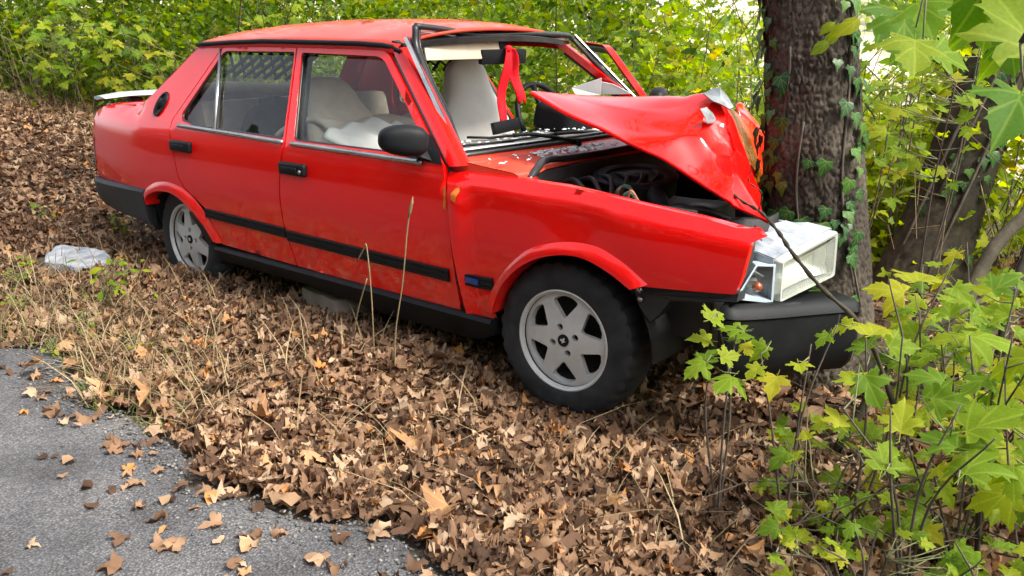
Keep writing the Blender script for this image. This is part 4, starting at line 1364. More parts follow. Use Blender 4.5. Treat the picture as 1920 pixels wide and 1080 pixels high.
# pale broken shell behind
back = [np.array(q) for q in ((.560, -.560, .690), (.585, -.330, .738), (.640, -.245, .560), (.590, -.545, .515))]
front = [TL - nrm * .02, TR - nrm * .02, BR - nrm * .02, BL - nrm * .02]
V = []; F = []
top = []
nt_ = 9
for i in range(nt_ + 1):
    t = i / nt_; fpt = front[0] * (1 - t) + front[1] * t; bpt = back[0] * (1 - t) + back[1] * t
    jag = (0, .12, .0, .25, .08, .30, .05, .0, .22, .05)[i]
    V += [fpt, fpt * .55 + bpt * .45 + np.array([0, 0, .006 * (i % 2)]), fpt * jag + bpt * (1 - jag) + np.array([0, 0, .012 * ((i * 7) % 3 - 1)])]
for i in range(nt_):
    for k in range(2): F.append((i * 3 + k, i * 3 + k + 1, (i + 1) * 3 + k + 1, (i + 1) * 3 + k))
b = len(V); V += [front[1], back[1], back[2], front[2], front[3], back[3], front[0], back[0]]
F += [(b, b + 1, b + 2, b + 3), (b + 3, b + 2, b + 5, b + 4), (b + 4, b + 5, b + 7, b + 6)]
sh_ = mk('lamp_shell', V, F, M_WHITEM, hl, False)
so_ = sh_.modifiers.new('s', 'SOLIDIFY'); so_.thickness = .004
ind = empty('indicator_light', (0, 0, 0), car)
I = [np.array(q) for q in ((.664, -.640, .660), (.698, -.578, .652), (.696, -.571, .522), (.645, -.735, .562))]
inn = np.array([-.05, .05, 0.])
c = sum(I) / 4
J = [c + (q - c) * .86 for q in I]
V = list(I) + list(J) + [q + inn for q in J]
F = [(k, (k + 1) % 4, 4 + (k + 1) % 4, 4 + k) for k in range(4)] + [(4 + k, 4 + (k + 1) % 4, 8 + (k + 1) % 4, 8 + k) for k in range(4)] + [(8, 9, 10, 11)]
mk('lamp_tray', V, F, simple('pale_blue_plastic', (.30, .36, .40), (.42, .48, .52), 9, (.25, .4)), ind, False)
shell('bulb', c + inn * .4 + np.array([.0, .004, -.022]), (.017, .017, .017), M_AMBER, ind, power=2)
box('bulb_holder', c + inn * .7 + np.array([-.006, -.018, -.008]), (.03, .035, .03), M_METAL, ind, .004, rot=(0, R(20), R(-50)))
box('clip', c + inn * .55 + np.array([0, -.004, .022]), (.012, .055, .008), M_CHROME, ind, .002, rot=(R(-28), 0, R(-35)))
V = [tuple(q - inn * .06) for q in I]
mk('clear_cover', V, [(0, 1, 2, 3)], glassmat('clear_plastic', (.95, .96, .96), .03, .45, .04), ind, False)
# dark lamp surround left bare by the torn corner
mk('lamp_surround', [(.705, -.745, .770), (.655, -.72, .60), (.62, -.735, .575), (.60, -.60, .56), (.60, -.54, .76), (.68, -.70, .79), (.66, -.66, .67)],
   [(0, 1, 6), (1, 2, 3, 6), (6, 3, 4), (0, 6, 5), (6, 4, 5)], M_DARK, car, False)
# valance strip below the fender
V = [(.30, -.765, .555), (.66, -.742, .585), (.66, -.75, .560), (.31, -.775, .530), (.325, -.765, .480), (.36, -.755, .435), (.395, -.75, .470), (.43, -.752, .520), (.54, -.748, .535)]
V2 = [(x, y + .05, z) for x, y, z in V]
n_ = len(V)
F = [(0, 1, 2, 8, 7, 3), (3, 7, 6, 4), (4, 6, 5)] + [(k, n_ + k, n_ + (k + 1) % n_, (k + 1) % n_) for k in range(n_)]
va = mk('valance', V + V2, F, M_GREYP, car, False)
tube('bolt', [(.335, -.775, .512), (.335, -.784, .512)], .009, M_CHROME, va, 10); tube('bolt', [(.33, -.775, .545), (.33, -.786, .545)], .012, M_CHROME, va, 6)
# front bumper, swung forward at the broken end
path = [(.615, -.752), (.645, -.748), (.69, -.66), (.73, -.56), (.775, -.445), (.82, -.335), (.85, -.262)]
P = curve_pts([(x, y, 0) for x, y in path], 5)
V = []; m_ = 9
for i, q in enumerate(P):
    t = i / (len(P) - 1); zt = .537 - .058 * t
    a = P[max(0, i - 1)]; b = P[min(len(P) - 1, i + 1)]; tt = np.array(b) - np.array(a); nn = np.array([-tt[1], tt[0], 0]); nn /= np.linalg.norm(nn) + 1e-9
    nn = -nn if nn[0] * .8 - nn[1] * .6 < 0 else nn
    for z, o_ in ((zt + .012, -.10), (zt + .010, -.012), (zt, .006), (zt - .020, .016), (zt - .026, .008), (zt - .12, .012), (zt - .20, -.008), (zt - .235, -.04), (zt - .24, -.09)):
        V.append((q[0] + nn[0] * o_, q[1] + nn[1] * o_, z ))
F = []
for i in range(len(P) - 1):
    for k in range(m_ - 1): F.append((i * m_ + k, i * m_ + k + 1, (i + 1) * m_ + k + 1, (i + 1) * m_ + k))
fb = sharp(mk('front_bumper', V, F, M_BLACK, car), 40)
so_ = fb.modifiers.new('s', 'SOLIDIFY'); so_.thickness = .007; so_.offset = 1
box('bumper_bracket', (.66, -.36, .44), (.34, .06, .08), M_DARK, car, .01, rot=(0, R(5), R(10)))

# ---- wipers, broken glass
for (pv, bend, tip, back_) in (((-.43, -.10, .905), (-.505, -.30, .945), (-.600, -.60, .952), (-.535, -.40, .948)), ((-.42, .30, .905), (-.53, .05, .925), (-.585, -.70, .925), (-.54, -.12, .93))):
    wv = empty('wiper', (0, 0, 0), car)
    tube('wiper_arm', curve_pts([pv, bend, tuple(np.array(back_))], 4), [.011] * 9 if False else .009, M_BLACK, wv, 6)
    tube('wiper_blade', [tip, tuple(np.array(tip) * .5 + np.array(back_) * .5 + np.array([0, 0, -.006])), back_], .0055, M_BLACK, wv, 6)
    tube('pivot', [tuple(np.array(pv) - np.array([0, 0, .03])), tuple(np.array(pv) + np.array([0, 0, .012]))], .016, M_BLACK, wv, 10)
V = []; F = []
gr = random.Random(3)
for k in range(330):
    if k < 210: x, y = gr.uniform(-.46, -.31), gr.gauss(-.22, .17)
    else: x, y = gr.uniform(-.78, -.56), gr.uniform(-.6, .5)
    z = .884 if k < 210 else .915
    s = gr.uniform(.004, .016); b = len(V)
    for a_ in range(4):
        an = a_ * math.pi / 2 + gr.uniform(-.5, .5)
        V.append((x + s * math.cos(an), y + s * math.sin(an), z + gr.uniform(0, .007)))
    V.append((x, y, z + .008))
    F += [(b, b + 1, b + 4), (b + 1, b + 2, b + 4), (b + 2, b + 3, b + 4), (b + 3, b, b + 4)]
gl_ = mk('glass_fragments', V, F, M_SHARD, None, False)
tag(gl_, 'crumbs of broken windscreen glass strewn on the cowl and dashboard', 'broken glass', kind='stuff')

# ---- cabin: dashboard, seats, visor, mirror
box('dashboard', (-.70, 0, .80), (.32, 1.34, .20), M_DASH, car, .03, subdiv=5, jitter=.02, jf=5)
box('instrument_hood', (-.80, .35, .955), (.20, .40, .13), M_BLACK, car, .035, rot=(0, R(12), R(4)), seg=3)
box('vent_piece', (-.735, -.215, .957), (.03, .13, .052), M_BLACK, car, .004, rot=(R(8), R(-10), R(-20)))
stw = empty('steering_wheel', (-.98, .36, .93), car)
pts = [(0, .185 * math.cos(t), .185 * math.sin(t)) for t in np.linspace(0, 2 * math.pi, 33)]
tube('wheel_rim', pts, .014, M_BLACK, stw, 8)
for a_ in (0, 2.1, 4.2): tube('spoke', [(0, 0, 0), (0, .18 * math.cos(a_ + 1.57), .18 * math.sin(a_ + 1.57))], .014, M_BLACK, stw, 6)
stw.rotation_euler = (0, R(-25), 0)
for q, nm in ((((-.861, .42, 1.085), (-.742, .50, 1.132), (-.745, .50, 1.052), (-.834, .42, 1.050)), 'torn_trim'), (((-.786, .55, 1.112), (-.72, .57, 1.10), (-.629, .60, 1.057), (-.78, .55, 1.05)), 'torn_trim')):
    V = [Vector(v) for v in q] + [Vector(v) + Vector((-.02, .03, 0)) for v in q]
    mk(nm, V, [(0, 1, 2, 3), (0, 4, 5, 1), (1, 5, 6, 2), (2, 6, 7, 3), (3, 7, 4, 0), (4, 7, 6, 5)], M_GREYC, car, False)
shell('far_mirror', (-.70, .96, 1.00), (.05, .11, .07), M_BLACK, car, (0, 0, R(25)))

def seat(name, base, tilt, mback, label, mcov=None):
    e = empty(name, base, car)
    prof = [(0, .20, .07), (.10, .245, .085), (.25, .262, .09), (.40, .258, .088), (.52, .235, .08), (.60, .185, .07), (.66, .150, .062), (.73, .140, .058), (.775, .115, .045), (.79, .05, .02)]
    V = []; F = []; n_ = 28
    for h, wy, wx in prof:
        for k in range(n_):
            a_ = 2 * math.pi * k / n_
            cy, cx = math.cos(a_), math.sin(a_)
            y = wy * abs(cy) ** .7 * np.sign(cy); x = wx * abs(cx) ** .7 * np.sign(cx)
            x += -h * math.tan(tilt)
            # bolsters
            x += .03 * (abs(y) / wy) ** 3 * (1 if cx > 0 else 0) * (h < .5)
            c = Vector((x, y, h)); d = noise.noise_vector(c * 6 + Vector((base[1] * 9, 0, 0))) * .014 + noise.noise_vector(Vector((c.x * 4, c.y * 16, c.z * 5))) * .010
            V.append((x + d.x, y + d.y, h + d.z))
    for i in range(len(prof) - 1):
        for k in range(n_): F.append((i * n_ + k, i * n_ + (k + 1) % n_, (i + 1) * n_ + (k + 1) % n_, (i + 1) * n_ + k))
    F.append(tuple((len(prof) - 1) * n_ + k for k in range(n_)))
    bk = mk('seat_backrest', V, F, mback, e)
    s_ = bk.modifiers.new('s', 'SUBSURF'); s_.levels = 1; s_.render_levels = 1
    box('seat_cushion', (.26, 0, .02), (.50, .50, .16), mback, e, .05, subdiv=0, rot=(0, R(-6), 0))
    return e
seat('front_seat', (-1.36, .36, .42), R(12), M_SEAT, '')
s2 = seat('front_seat', (-1.22, -.36, .34), R(36), M_BEIGE, '')
vis = box('sun_visor', (-.958, -.23, 1.270), (.012, .46, .078), M_CREAM, car, .005, rot=(0, R(-14), R(-4)), subdiv=0)
mm = box('interior_mirror', (-.935, -.005, 1.240), (.03, .275, .066), M_BLACK, car, .010, rot=(0, R(6), R(-6)))
box('mirror_stem', (-.945, 0, 1.295), (.02, .045, .07), M_BLACK, mm, .005)

# ---- things lying or hanging in the car
def cloth(name, grid_fn, nu, nv, mat_, th=.004):
    V = [grid_fn(i / nu, j / nv) for i in range(nu + 1) for j in range(nv + 1)]
    F = [(i * (nv + 1) + j, (i + 1) * (nv + 1) + j, (i + 1) * (nv + 1) + j + 1, i * (nv + 1) + j + 1) for i in range(nu) for j in range(nv)]
    o = mk(name, V, F, mat_)
    s_ = o.modifiers.new('s', 'SOLIDIFY'); s_.thickness = th
    return o
def wc(u, v):
    x = -1.46 + .66 * u; y = -.64 + .56 * v
    z = .955 - .16 * u - .08 * abs(v - .45) + .018 * noise.noise(Vector((x * 5, y * 7, 1))) + .012 * math.sin(v * 26 + u * 5)
    return (x, y, z - .25 * max(0, .12 - v))
tag(cloth('seat_cloth', wc, 30, 30, M_SEAT), 'white cloth heaped over the front passenger seat behind the window', 'cloth')
def bl(u, v):
    x = -1.95 + .55 * u; y = -.55 + .9 * v
    return (x, y, .86 + .10 * math.sin(u * 3.1) * (1 - .4 * v) + .035 * noise.noise(Vector((x * 6, y * 6, 4))))
tag(cloth('blanket', bl, 24, 24, M_BEIGE, .03), 'crumpled beige blanket piled behind the front passenger seat', 'blanket')
def jk(u, v):
    y = -.50 + .34 * v; h = math.sin(v * math.pi) ** .5
    return (-2.30 + .06 * h - .02 * u + .02 * noise.noise(Vector((u * 4, v * 5, 2))) + .16 * u * u, y + .03 * noise.noise(Vector((u * 5, v * 3, 7))), 1.02 - .36 * u - .14 * (1 - h))
tag(cloth('black_jacket', jk, 20, 20, M_JACKET, .05), 'black jacket hung over the rear seat behind the rear door window', 'jacket')
def rl(u, v):
    a_ = 2 * math.pi * v; y = -.52 + 1.0 * u
    r_ = .065 + .012 * noise.noise(Vector((u * 7, v * 3, 5)))
    return (-2.72 + r_ * 1.5 * math.cos(a_) + .02 * math.sin(u * 5), y, 1.005 + r_ * math.sin(a_) + .012 * math.sin(u * 9))
tag(cloth('rolled_blanket', rl, 24, 16, M_TAUPE, .006), 'rolled brown blanket on the shelf under the rear window', 'blanket')
def rib(y0, y1, z1, ph):
    def f(u, v):
        w_ = .050 * (.5 + .5 * min(1, u * 4))
        tw = ph + .5 * math.sin(u * 3.0 + ph)
        c = np.array([-.905 + .012 * math.sin(u * 7 + ph), y0 + (y1 - y0) * u ** .7, 1.275 - (1.275 - z1) * u])
        d = np.array([.3 * math.sin(tw), .75, 0]) / .8
        q = c + d * w_ * (v - .5) + np.array([.004 * math.cos(v * 3.14 * 2 + u * 4), 0, 0])
        if u > .97: q[2] -= .012 * math.sin(v * 9)
        return tuple(q)
    return f
rb = empty('red_ribbon', (-.905, 0, 1.275))
tag(rb, 'red cloth ribbon knotted round the interior mirror with two hanging ends', 'ribbon')
for nm, fn_ in (('ribbon_end', rib(-.005, -.04, .955, .2)), ('ribbon_end', rib(.01, .085, 1.035, 1.4))):
    o = cloth(nm, fn_, 26, 6, M_RIBBON, .003); o.parent = rb; o.matrix_parent_inverse = Matrix.Translation((.905, 0, -1.275))
k_ = shell('ribbon_knot', (0, 0, 0), (.014, .020, .016), M_RIBBON, rb, power=2.2)
# ------------------------------------------------------------------ trees
def barkmat(name, c0, c1, c2):
    m, n, p = mat(name)
    t = tex(n, 2.6, 6, .65); r = ramp(n, [(.3, c0), (.5, c1), (.72, c2)], t.outputs['Fac'])
    t2 = tex(n, 45, 6, .7); r2 = ramp(n, [(.3, (.55, .55, .55)), (.7, (1.35, 1.33, 1.3))], t2.outputs['Fac'])
    mx = nd(n, 'ShaderNodeMixRGB', blend_type='MULTIPLY'); mx.inputs[0].default_value = .8
    n.links.new(r.outputs[0], mx.inputs[1]); n.links.new(r2.outputs[0], mx.inputs[2]); n.links.new(mx.outputs[0], p.inputs['Base Color'])
    p.inputs['Roughness'].default_value = .9; p.inputs['Specular IOR Level'].default_value = .2
    bump(n, p, t2.outputs['Fac'], .5, .006)
    return m
M_BARK = barkmat('rough_bark', (.016, .013, .010), (.042, .034, .026), (.115, .097, .075))
M_BARK2 = barkmat('mossy_bark', (.014, .012, .008), (.036, .030, .020), (.08, .07, .045))

def trunk_mesh(name, axis, rad, z0, z1, mat_, parent, amp=.013, na=260, dz=.0075, ztop=None, cells=50, flat=()):
    """trunk with plated bark: axis(z)->xy, rad(z)"""
    zs = np.arange(z0, z1, dz)
    if ztop: zs = np.r_[zs, np.linspace(z1, ztop, 30)]
    an = np.linspace(0, 2 * np.pi, na, endpoint=False)
    # bark plates: staggered cells, long in z, with furrows between (jittered Voronoi)
    g_ = np.random.default_rng(abs(hash(name)) % 1000 if False else 11)
    cz_ = .027; nzc = int((zs[-1] - zs[0]) / cz_) + 3
    jit = g_.uniform(-.42, .42, (nzc, cells, 2)); hgt = g_.uniform(.4, 1.0, (nzc, cells))
    V = np.zeros((len(zs), na, 3))
    for i, z in enumerate(zs):
        wob = an + .06 * np.sin(z * 9 + an * 3) + .03 * np.sin(z * 23 + an * 5) + .04 * np.sin(z * 41 + an * 9)
        u = (wob / (2 * np.pi) * cells); v = (z - zs[0]) / cz_ + .3 * np.sin(an * 4)
        best = np.full(na, 9.); sec = np.full(na, 9.); hb = np.zeros(na)
        iu = np.floor(u).astype(int); iv = np.floor(v).astype(int)
        for du in (-1, 0, 1):
            for dv in (-1, 0, 1):
                cu = iu + du; cv = np.clip(iv + dv, 0, nzc - 1)
                j = jit[cv, cu % cells]
                d = np.hypot(u - (cu + .5 + j[:, 0]), (v - (iv + dv + .5 + j[:, 1])) * .62)
                h = hgt[cv, cu % cells]
                nb = d < best
                sec = np.where(nb, best, np.minimum(sec, d)); hb = np.where(nb, h, hb); best = np.where(nb, d, best)
        crack = np.clip((sec - best) / .16, 0, 1) ** .7
        r_ = rad(z) * (1 + .035 * np.sin(an * 3 + z * 1.1) + .02 * np.sin(an * 5 - z * 2 + 1))
        fine = np.array([noise.noise(Vector((math.cos(a) * 9, math.sin(a) * 9, z * 16))) for a in an]) * amp * .35
        r_ = r_ + amp * (crack * (.45 + .55 * hb) - .5) + fine
        ax = axis(z)
        V[i, :, 0] = ax[0] + r_ * np.cos(an); V[i, :, 1] = ax[1] + r_ * np.sin(an); V[i, :, 2] = z
    idx = np.arange(len(zs) * na).reshape(len(zs), na)
    F = np.stack([idx[:-1], np.roll(idx[:-1], -1, 1), np.roll(idx[1:], -1, 1), idx[1:]], -1).reshape(-1, 4)
    return mk_np(name, V.reshape(-1, 3), F, mat_, parent, True)

def orient(nrm_, tip, s, loc):
    n_ = Vector(nrm_).normalized(); t_ = Vector(tip); t_ = t_ - n_ * t_.dot(n_)
    if t_.length < 1e-4: t_ = n_.orthogonal()
    t_.normalize(); x_ = t_.cross(n_)
    M = Matrix((x_, t_, n_)).transposed().to_4x4()
    return Matrix.Translation(loc) @ M @ Matrix.Scale(s, 4)

LM_MAPLE = [leaf_mesh('maple', M_LEAFBIG, .085, b_, f_, c_, k) for k, (b_, f_, c_) in enumerate(((.3, .2, .1), (.7, .3, .25), (.1, .35, .3), (.5, .05, .45)))]
LM_LOBED = [leaf_mesh('lobed', M_LEAFBIG, .3, b_, f_, c_, k) for k, (b_, f_, c_) in enumerate(((.3, .2, .1), (.6, .3, .2), (.1, .3, .3)))]
LM_IVY = [leaf_mesh('ivy', M_IVY, .25, b_, f_, c_, k, .25) for k, (b_, f_, c_) in enumerate(((.3, .2, .1), (.5, .3, .2)))]
LM_OVAL = [leaf_mesh('oval', M_LEAFBIG, .3, b_, f_, c_, k, .15) for k, (b_, f_, c_) in enumerate(((.3, .25, .1), (.6, .3, .1)))]
LM_DRY = [leaf_mesh('maple', M_DRYBIG, .1, b_, f_, c_, k + 9) for k, (b_, f_, c_) in enumerate(((.8, .5, -.5), (-.6, .3, .6), (1.0, -.4, .4)))]

LM_TOP = [leaf_mesh('maple', M_LEAFTOP, .085, b_, f_, c_, k + 50) for k, (b_, f_, c_) in enumerate(((.3, .2, .1), (.7, .3, .25), (.1, .35, .3)))]
LM_DRYFLAT = leaf_mesh('maple', M_DRYBIG, .1, .15, .12, .1, 30)

def canopy(name, parent, c, r_, n_, size, mat_=None):
    d = rng.normal(0, 1, (n_, 3)); d /= np.linalg.norm(d, axis=1)[:, None]
    q = rng.uniform(.2, 1, n_) ** .45
    cl_ = rng.normal(0, 1, (40, 3)); cl_ /= np.linalg.norm(cl_, axis=1)[:, None]
    w_ = rng.integers(0, 40, n_)
    P = np.array(c) + (cl_[w_] * .72 + d * .33) * np.array(r_) * q[:, None] ** .5
    o = scatter(name, tmpl('lobed', .5, 3, (.1, .4), 5), P, rots(n_, .7), rng.uniform(*size, n_), mat_ or M_LEAFG, parent)
    tag(o, kind='stuff')
    return o

# the tree the car hit
t1 = empty('ivy_clad_tree', (.56, .22, 0))
tag(t1, 'thick dark barked tree with climbing ivy that the car has hit', 'tree')
ax1 = lambda z: (.557 - .084 * z, .219 - .072 * z)
rd1 = lambda z:   .183 + .055 * math.exp(-max(z, -.2) * 3.2) - .026 * min(max(z - .5, 0), 1.2) - .012 * max(0, z - 1.7)
tr = trunk_mesh('trunk', ax1, rd1, -.15, 2.0, M_BARK, t1, ztop=7.5); tr.matrix_parent_inverse = Matrix.Translation((-.56, -.22, 0))
def up(o, x, y, z=0): o.matrix_parent_inverse = Matrix.Translation((-x, -y, -z)); return o
for k in range(5):
    a_ = k * 1.4; z = 4.2 + .6 * k; c = ax1(z)
    up(tube('limb', curve_pts([(c[0], c[1], z), (c[0] + .9 * math.cos(a_), c[1] + .9 * math.sin(a_), z + .7), (c[0] + 2.2 * math.cos(a_), c[1] + 2.2 * math.sin(a_), z + 1.2)], 4), [.09] * 3 + [.07] * 3 + [.04] * 3, M_BARK, t1, 8), .56, .22)
up(canopy('crown', t1, (.0, .6, 6.6), (2.6, 2.6, 1.7), 1500, (.10, .18)), .56, .22)
# ivy on it: vines and single leaves
r5 = random.Random(5)
for (ph0, n_, za, zb, spread) in ((-130, 70, .45, 1.62, 17), (-24, 32, .55, 1.62, 20), (-75, 36, .25, .74, 45), (-100, 10, .6, 1.0, 30)):
    vp = []
    for k in range(n_):
        z = za + (zb - za) * (k + r5.random()) / n_
        ph = R(ph0 + r5.gauss(0, spread) * .7 + 8 * math.sin(z * 7))
        c = ax1(z); rr = rd1(z) + .012 + r5.random() * .018
        loc = (c[0] + rr * math.cos(ph) - .56, c[1] + rr * math.sin(ph) - .22, z)
        nn = Vector((math.cos(ph), math.sin(ph), .35 + r5.uniform(-.3, .4)))
        tip = Vector((r5.uniform(-.6, .6) * -math.sin(ph), r5.uniform(-.6, .6) * math.cos(ph), -1))
        copy_obj(r5.choice(LM_IVY), 'ivy_leaf', t1, orient(nn, tip, r5.uniform(.040, .075), loc))
    vp = [(ax1(z)[0] + (rd1(z) + .006) * math.cos(R(ph0 + 10 * math.sin(z * 6))), ax1(z)[1] + (rd1(z) + .006) * math.sin(R(ph0 + 10 * math.sin(z * 6))), z) for z in np.linspace(za - .2, zb + .3, 26)]
    up(tube('ivy_stem', vp, .005, M_TWIG, t1, 5), .56, .22)
VINE = [(0.593, -0.064, 1.318, 0.055), (0.614, -0.036, 1.346, 0.051), (0.653, -0.060, 1.375, 0.061), (0.699, -0.082, 1.392, 0.070), (0.598, -0.037, 1.381, 0.047)]
for x, y, z, s in VINE:
    copy_obj(r5.choice(LM_OVAL), 'vine_leaf', t1, orient((.4, -.8, .4), (-.6, -.3, -.6), s * 1.3, (x - .56, y - .22, z)))
up(tube('vine_stem', curve_pts([(.72, .05, 1.46), (.66, -.04, 1.39), (.60, -.05, 1.34), (.575, -.04, 1.30)], 4), .003, M_GTWIG, t1, 5), .56, .22)

# leaning tree behind
t2 = empty('leaning_tree', (.40, 1.85, -.05))
tag(t2, 'leaning mossy tree behind the broad saplings at the right', 'tree')
ax2 = lambda z: (.41 + .105 * z, 1.90 + .46 * z)
rd2 = lambda z: .175 + .08 * math.exp(-max(z, 0) * 3.5) - .012 * max(0, z - .8)
up(trunk_mesh('trunk', ax2, rd2, -.2, 1.9, M_BARK2, t2, amp=.014, na=110, dz=.018, ztop=6.0, cells=22), .40, 1.85, -.05)
for k in range(4):
    a_ = .6 + k * 1.5; z = 3.4 + .6 * k; c = ax2(z)
    up(tube('limb', curve_pts([(c[0], c[1], z), (c[0] + .8 * math.cos(a_), c[1] + .8 * math.sin(a_), z + .6), (c[0] + 1.9 * math.cos(a_), c[1] + 1.9 * math.sin(a_), z + 1.1)], 4), [.08] * 3 + [.06] * 3 + [.03] * 3, M_BARK2, t2, 8), .40, 1.85, -.05)
up(canopy('crown', t2, (1.2, 5.0, 5.6), (2.4, 2.2, 1.5), 800, (.10, .17), M_LEAFY), .40, 1.85, -.05)
for k in range(34):
    z = r5.uniform(.15, 1.4); ph = R(-75 + r5.gauss(0, 40)); c = ax2(z); rr = rd2(z) + .02
    copy_obj(r5.choice(LM_IVY), 'ivy_leaf', t2, orient((math.cos(ph), math.sin(ph), .5), (r5.uniform(-.5, .5), r5.uniform(-.5, .5), -1), r5.uniform(.05, .085), (c[0] + rr * math.cos(ph) - .40, c[1] + rr * math.sin(ph) - 1.85, z + .05)))
for k, (da, za) in enumerate(((-.5, .1), (.4, .0), (-.2, .5))):
    pts = [(ax2(z)[0] + .21 * math.cos(-1.6 + da + .5 * z), ax2(z)[1] + .21 * math.sin(-1.6 + da + .5 * z), z) for z in np.linspace(za, 1.9, 14)]
    up(tube('ivy_stem', pts, .009, M_TWIG, t2, 5), .40, 1.85, -.05)

# ------------------------------------------------------------------ single saplings with leaves one can pick apart
LOWR = [(1.080, -0.712, 0.666, 0.161), (1.137, -0.523, 0.675, 0.176), (1.250, -0.637, 0.659, 0.137), (1.138, -0.892, 0.601, 0.166), (1.118, -0.983, 0.585, 0.122), (1.298, -0.824, 0.598, 0.155), (1.381, -0.729, 0.663, 0.128), (1.427, -0.903, 0.641, 0.170), (1.374, -0.907, 0.569, 0.149), (1.307, -1.040, 0.550, 0.126), (1.398, -1.109, 0.524, 0.144), (1.518, -1.204, 0.542, 0.178), (1.325, -1.242, 0.516, 0.153), (1.327, -0.664, 0.595, 0.127), (1.371, -0.584, 0.707, 0.120), (1.306, -0.520, 0.662, 0.117), (1.231, -0.956, 0.583, 0.132), (1.406, -1.255, 0.482, 0.149), (1.249, -1.230, 0.541, 0.132), (1.505, -1.301, 0.496, 0.163), (1.162, -1.164, 0.550, 0.114), (1.119, -0.634, 0.602, 0.120), (1.417, -1.018, 0.539, 0.136), (1.329, -1.333, 0.449, 0.137), (1.167, -1.256, 0.474, 0.123), (1.482, -1.004, 0.611, 0.144)]
BUMP = [(0.741, -1.027, 0.600, 0.085), (0.780, -1.032, 0.571, 0.087), (0.804, -0.995, 0.543, 0.076), (0.706, -1.054, 0.537, 0.071), (0.768, -1.105, 0.515, 0.089), (0.854, -1.062, 0.542, 0.074), (0.825, -1.094, 0.520, 0.085), (1.016, -0.864, 0.587, 0.089), (0.883, -1.066, 0.538, 0.070), (0.753, -1.168, 0.490, 0.085), (0.854, -1.180, 0.482, 0.097), (0.969, -1.145, 0.494, 0.088), (1.007, -0.950, 0.565, 0.070), (0.903, -1.131, 0.502, 0.083), (1.013, -1.093, 0.533, 0.081)]
TOPB = [(1.467, -1.682, 1.395, 0.151), (1.526, -1.703, 1.386, 0.145), (1.297, -1.356, 1.376, 0.125), (1.240, -1.284, 1.332, 0.127), (1.312, -1.438, 1.306, 0.150), (1.352, -1.335, 1.304, 0.120), (1.575, -1.855, 1.255, 0.115), (1.352, -1.063, 1.301, 0.106), (1.131, -1.088, 1.374, 0.106), (1.289, -1.220, 1.393, 0.116), (1.435, -1.264, 1.304, 0.110), (1.070, -0.992, 1.405, 0.099), (1.299, -1.089, 1.352, 0.112)]

LOWR = [(x - .05, y + .14, z - .03, s * .86) for x, y, z, s in LOWR]
def sapling(name, label, cat, base, leaves, meshes, tips, group=None, stemr=.0045, face=.45, seed=1, fan=None, stem_mat=None):
    """upright stems from base; each leaf (x,y,z,size) hangs on a petiole twig from the nearest stem"""
    q = random.Random(seed)
    e = empty(name, base); tag(e, label, cat, group)
    B = Vector(base)
    stems = []
    for tp in tips:
        tp = Vector(tp); mid_ = (B + tp) / 2 + Vector((q.uniform(-.04, .04), q.uniform(-.04, .04), .06))
        P = [Vector(p_) for p_ in curve_pts([B, mid_, tp], 6)]
        stems += P
        tube('stem', [p_ - B for p_ in P], [stemr * (1 - .6 * i / len(P)) for i in range(len(P))], stem_mat or M_TWIG, e, 6)
    cam_ = Vector(CAM)
    for (x, y, z, s) in leaves:
        c = Vector((x, y, z))
        k = min(stems, key=lambda p_: (p_ - c).length + .6 * max(0, p_.z - c.z))
        away = (c - k); away.z *= .4
        if away.length < .02: away = Vector((q.uniform(-1, 1), q.uniform(-1, 1), 0))
        away.normalize()
        tip = away * .8 + Vector((q.uniform(-.7, .7), q.uniform(-.7, .7), q.uniform(-.9, .15)))
        tocam = (cam_ - c).normalized()
        nn = Vector((0, 0, 1)) * (1 - face) + tocam * face + Vector((q.uniform(-.4, .4), q.uniform(-.4, .4), q.uniform(-.2, .3)))
        M = orient(nn, tip, s * q.uniform(.72, 1.0), (0, 0, 0))
        tipd = M.to_3x3() @ Vector((0, 1, 0)); root = c - tipd * .5
        M.translation = root - B
        copy_obj(q.choice(meshes), 'leaf', e, M)
        pb = root - tipd * .25
        if (pb - k).length > .03:
            md = (pb + k) / 2 + Vector((0, 0, -.008))
            tube('twig', [k - B, md - B, pb - B], [.0024, .0018, .0012], M_GTWIG, e, 4)
    return e

sapling('maple_sapling', 'broad leaved sapling beside the broken bumper end under the ivy tree', 'sapling', (1.16, -.72, .0), [q for q in LOWR if q[1] > -.66 and q[0] < 1.25], LM_MAPLE, [(1.08, -.70, .70), (1.20, -.55, .74), (1.15, -.62, .6)], 'broad leaved saplings at the right', seed=2)
sapling('maple_sapling', 'broad leaved sapling at the right picture edge above the roadside', 'sapling', (1.42, -.80, .0), [q for q in LOWR if q[0] >= 1.24 and q[1] > -.91], LM_MAPLE, [(1.38, -.62, .72), (1.44, -.90, .66), (1.33, -.82, .62), (1.50, -1.0, .63)], 'broad leaved saplings at the right', seed=3)
sapling('maple_sapling', 'low broad leaved sapling nearest the camera in the lower right corner', 'sapling', (1.34, -1.14, .0), [q for q in LOWR if q[1] <= -.91], LM_MAPLE, [(1.40, -1.12, .55), (1.28, -1.22, .54), (1.50, -1.24, .54), (1.17, -1.2, .5)], 'broad leaved saplings at the right', seed=4)
sapling('maple_sapling', 'sparse sapling with leaves low in front of the bumper', 'sapling', (1.14, -.96, .0), [q for q in LOWR if -.91 < q[1] <= -.66 and q[0] < 1.24], LM_MAPLE, [(1.12, -.95, .6), (1.2, -.92, .62)], 'broad leaved saplings at the right', seed=5)
sapling('maple_seedling', 'small lobed leaf seedling in front of the bumper corner', 'seedling', (.80, -1.06, .0), BUMP[:7] + BUMP[9:11], LM_MAPLE, [(.74, -1.03, .61), (.80, -1.02, .58), (.78, -1.12, .52)], 'seedlings in front of the bumper', .004, seed=6)
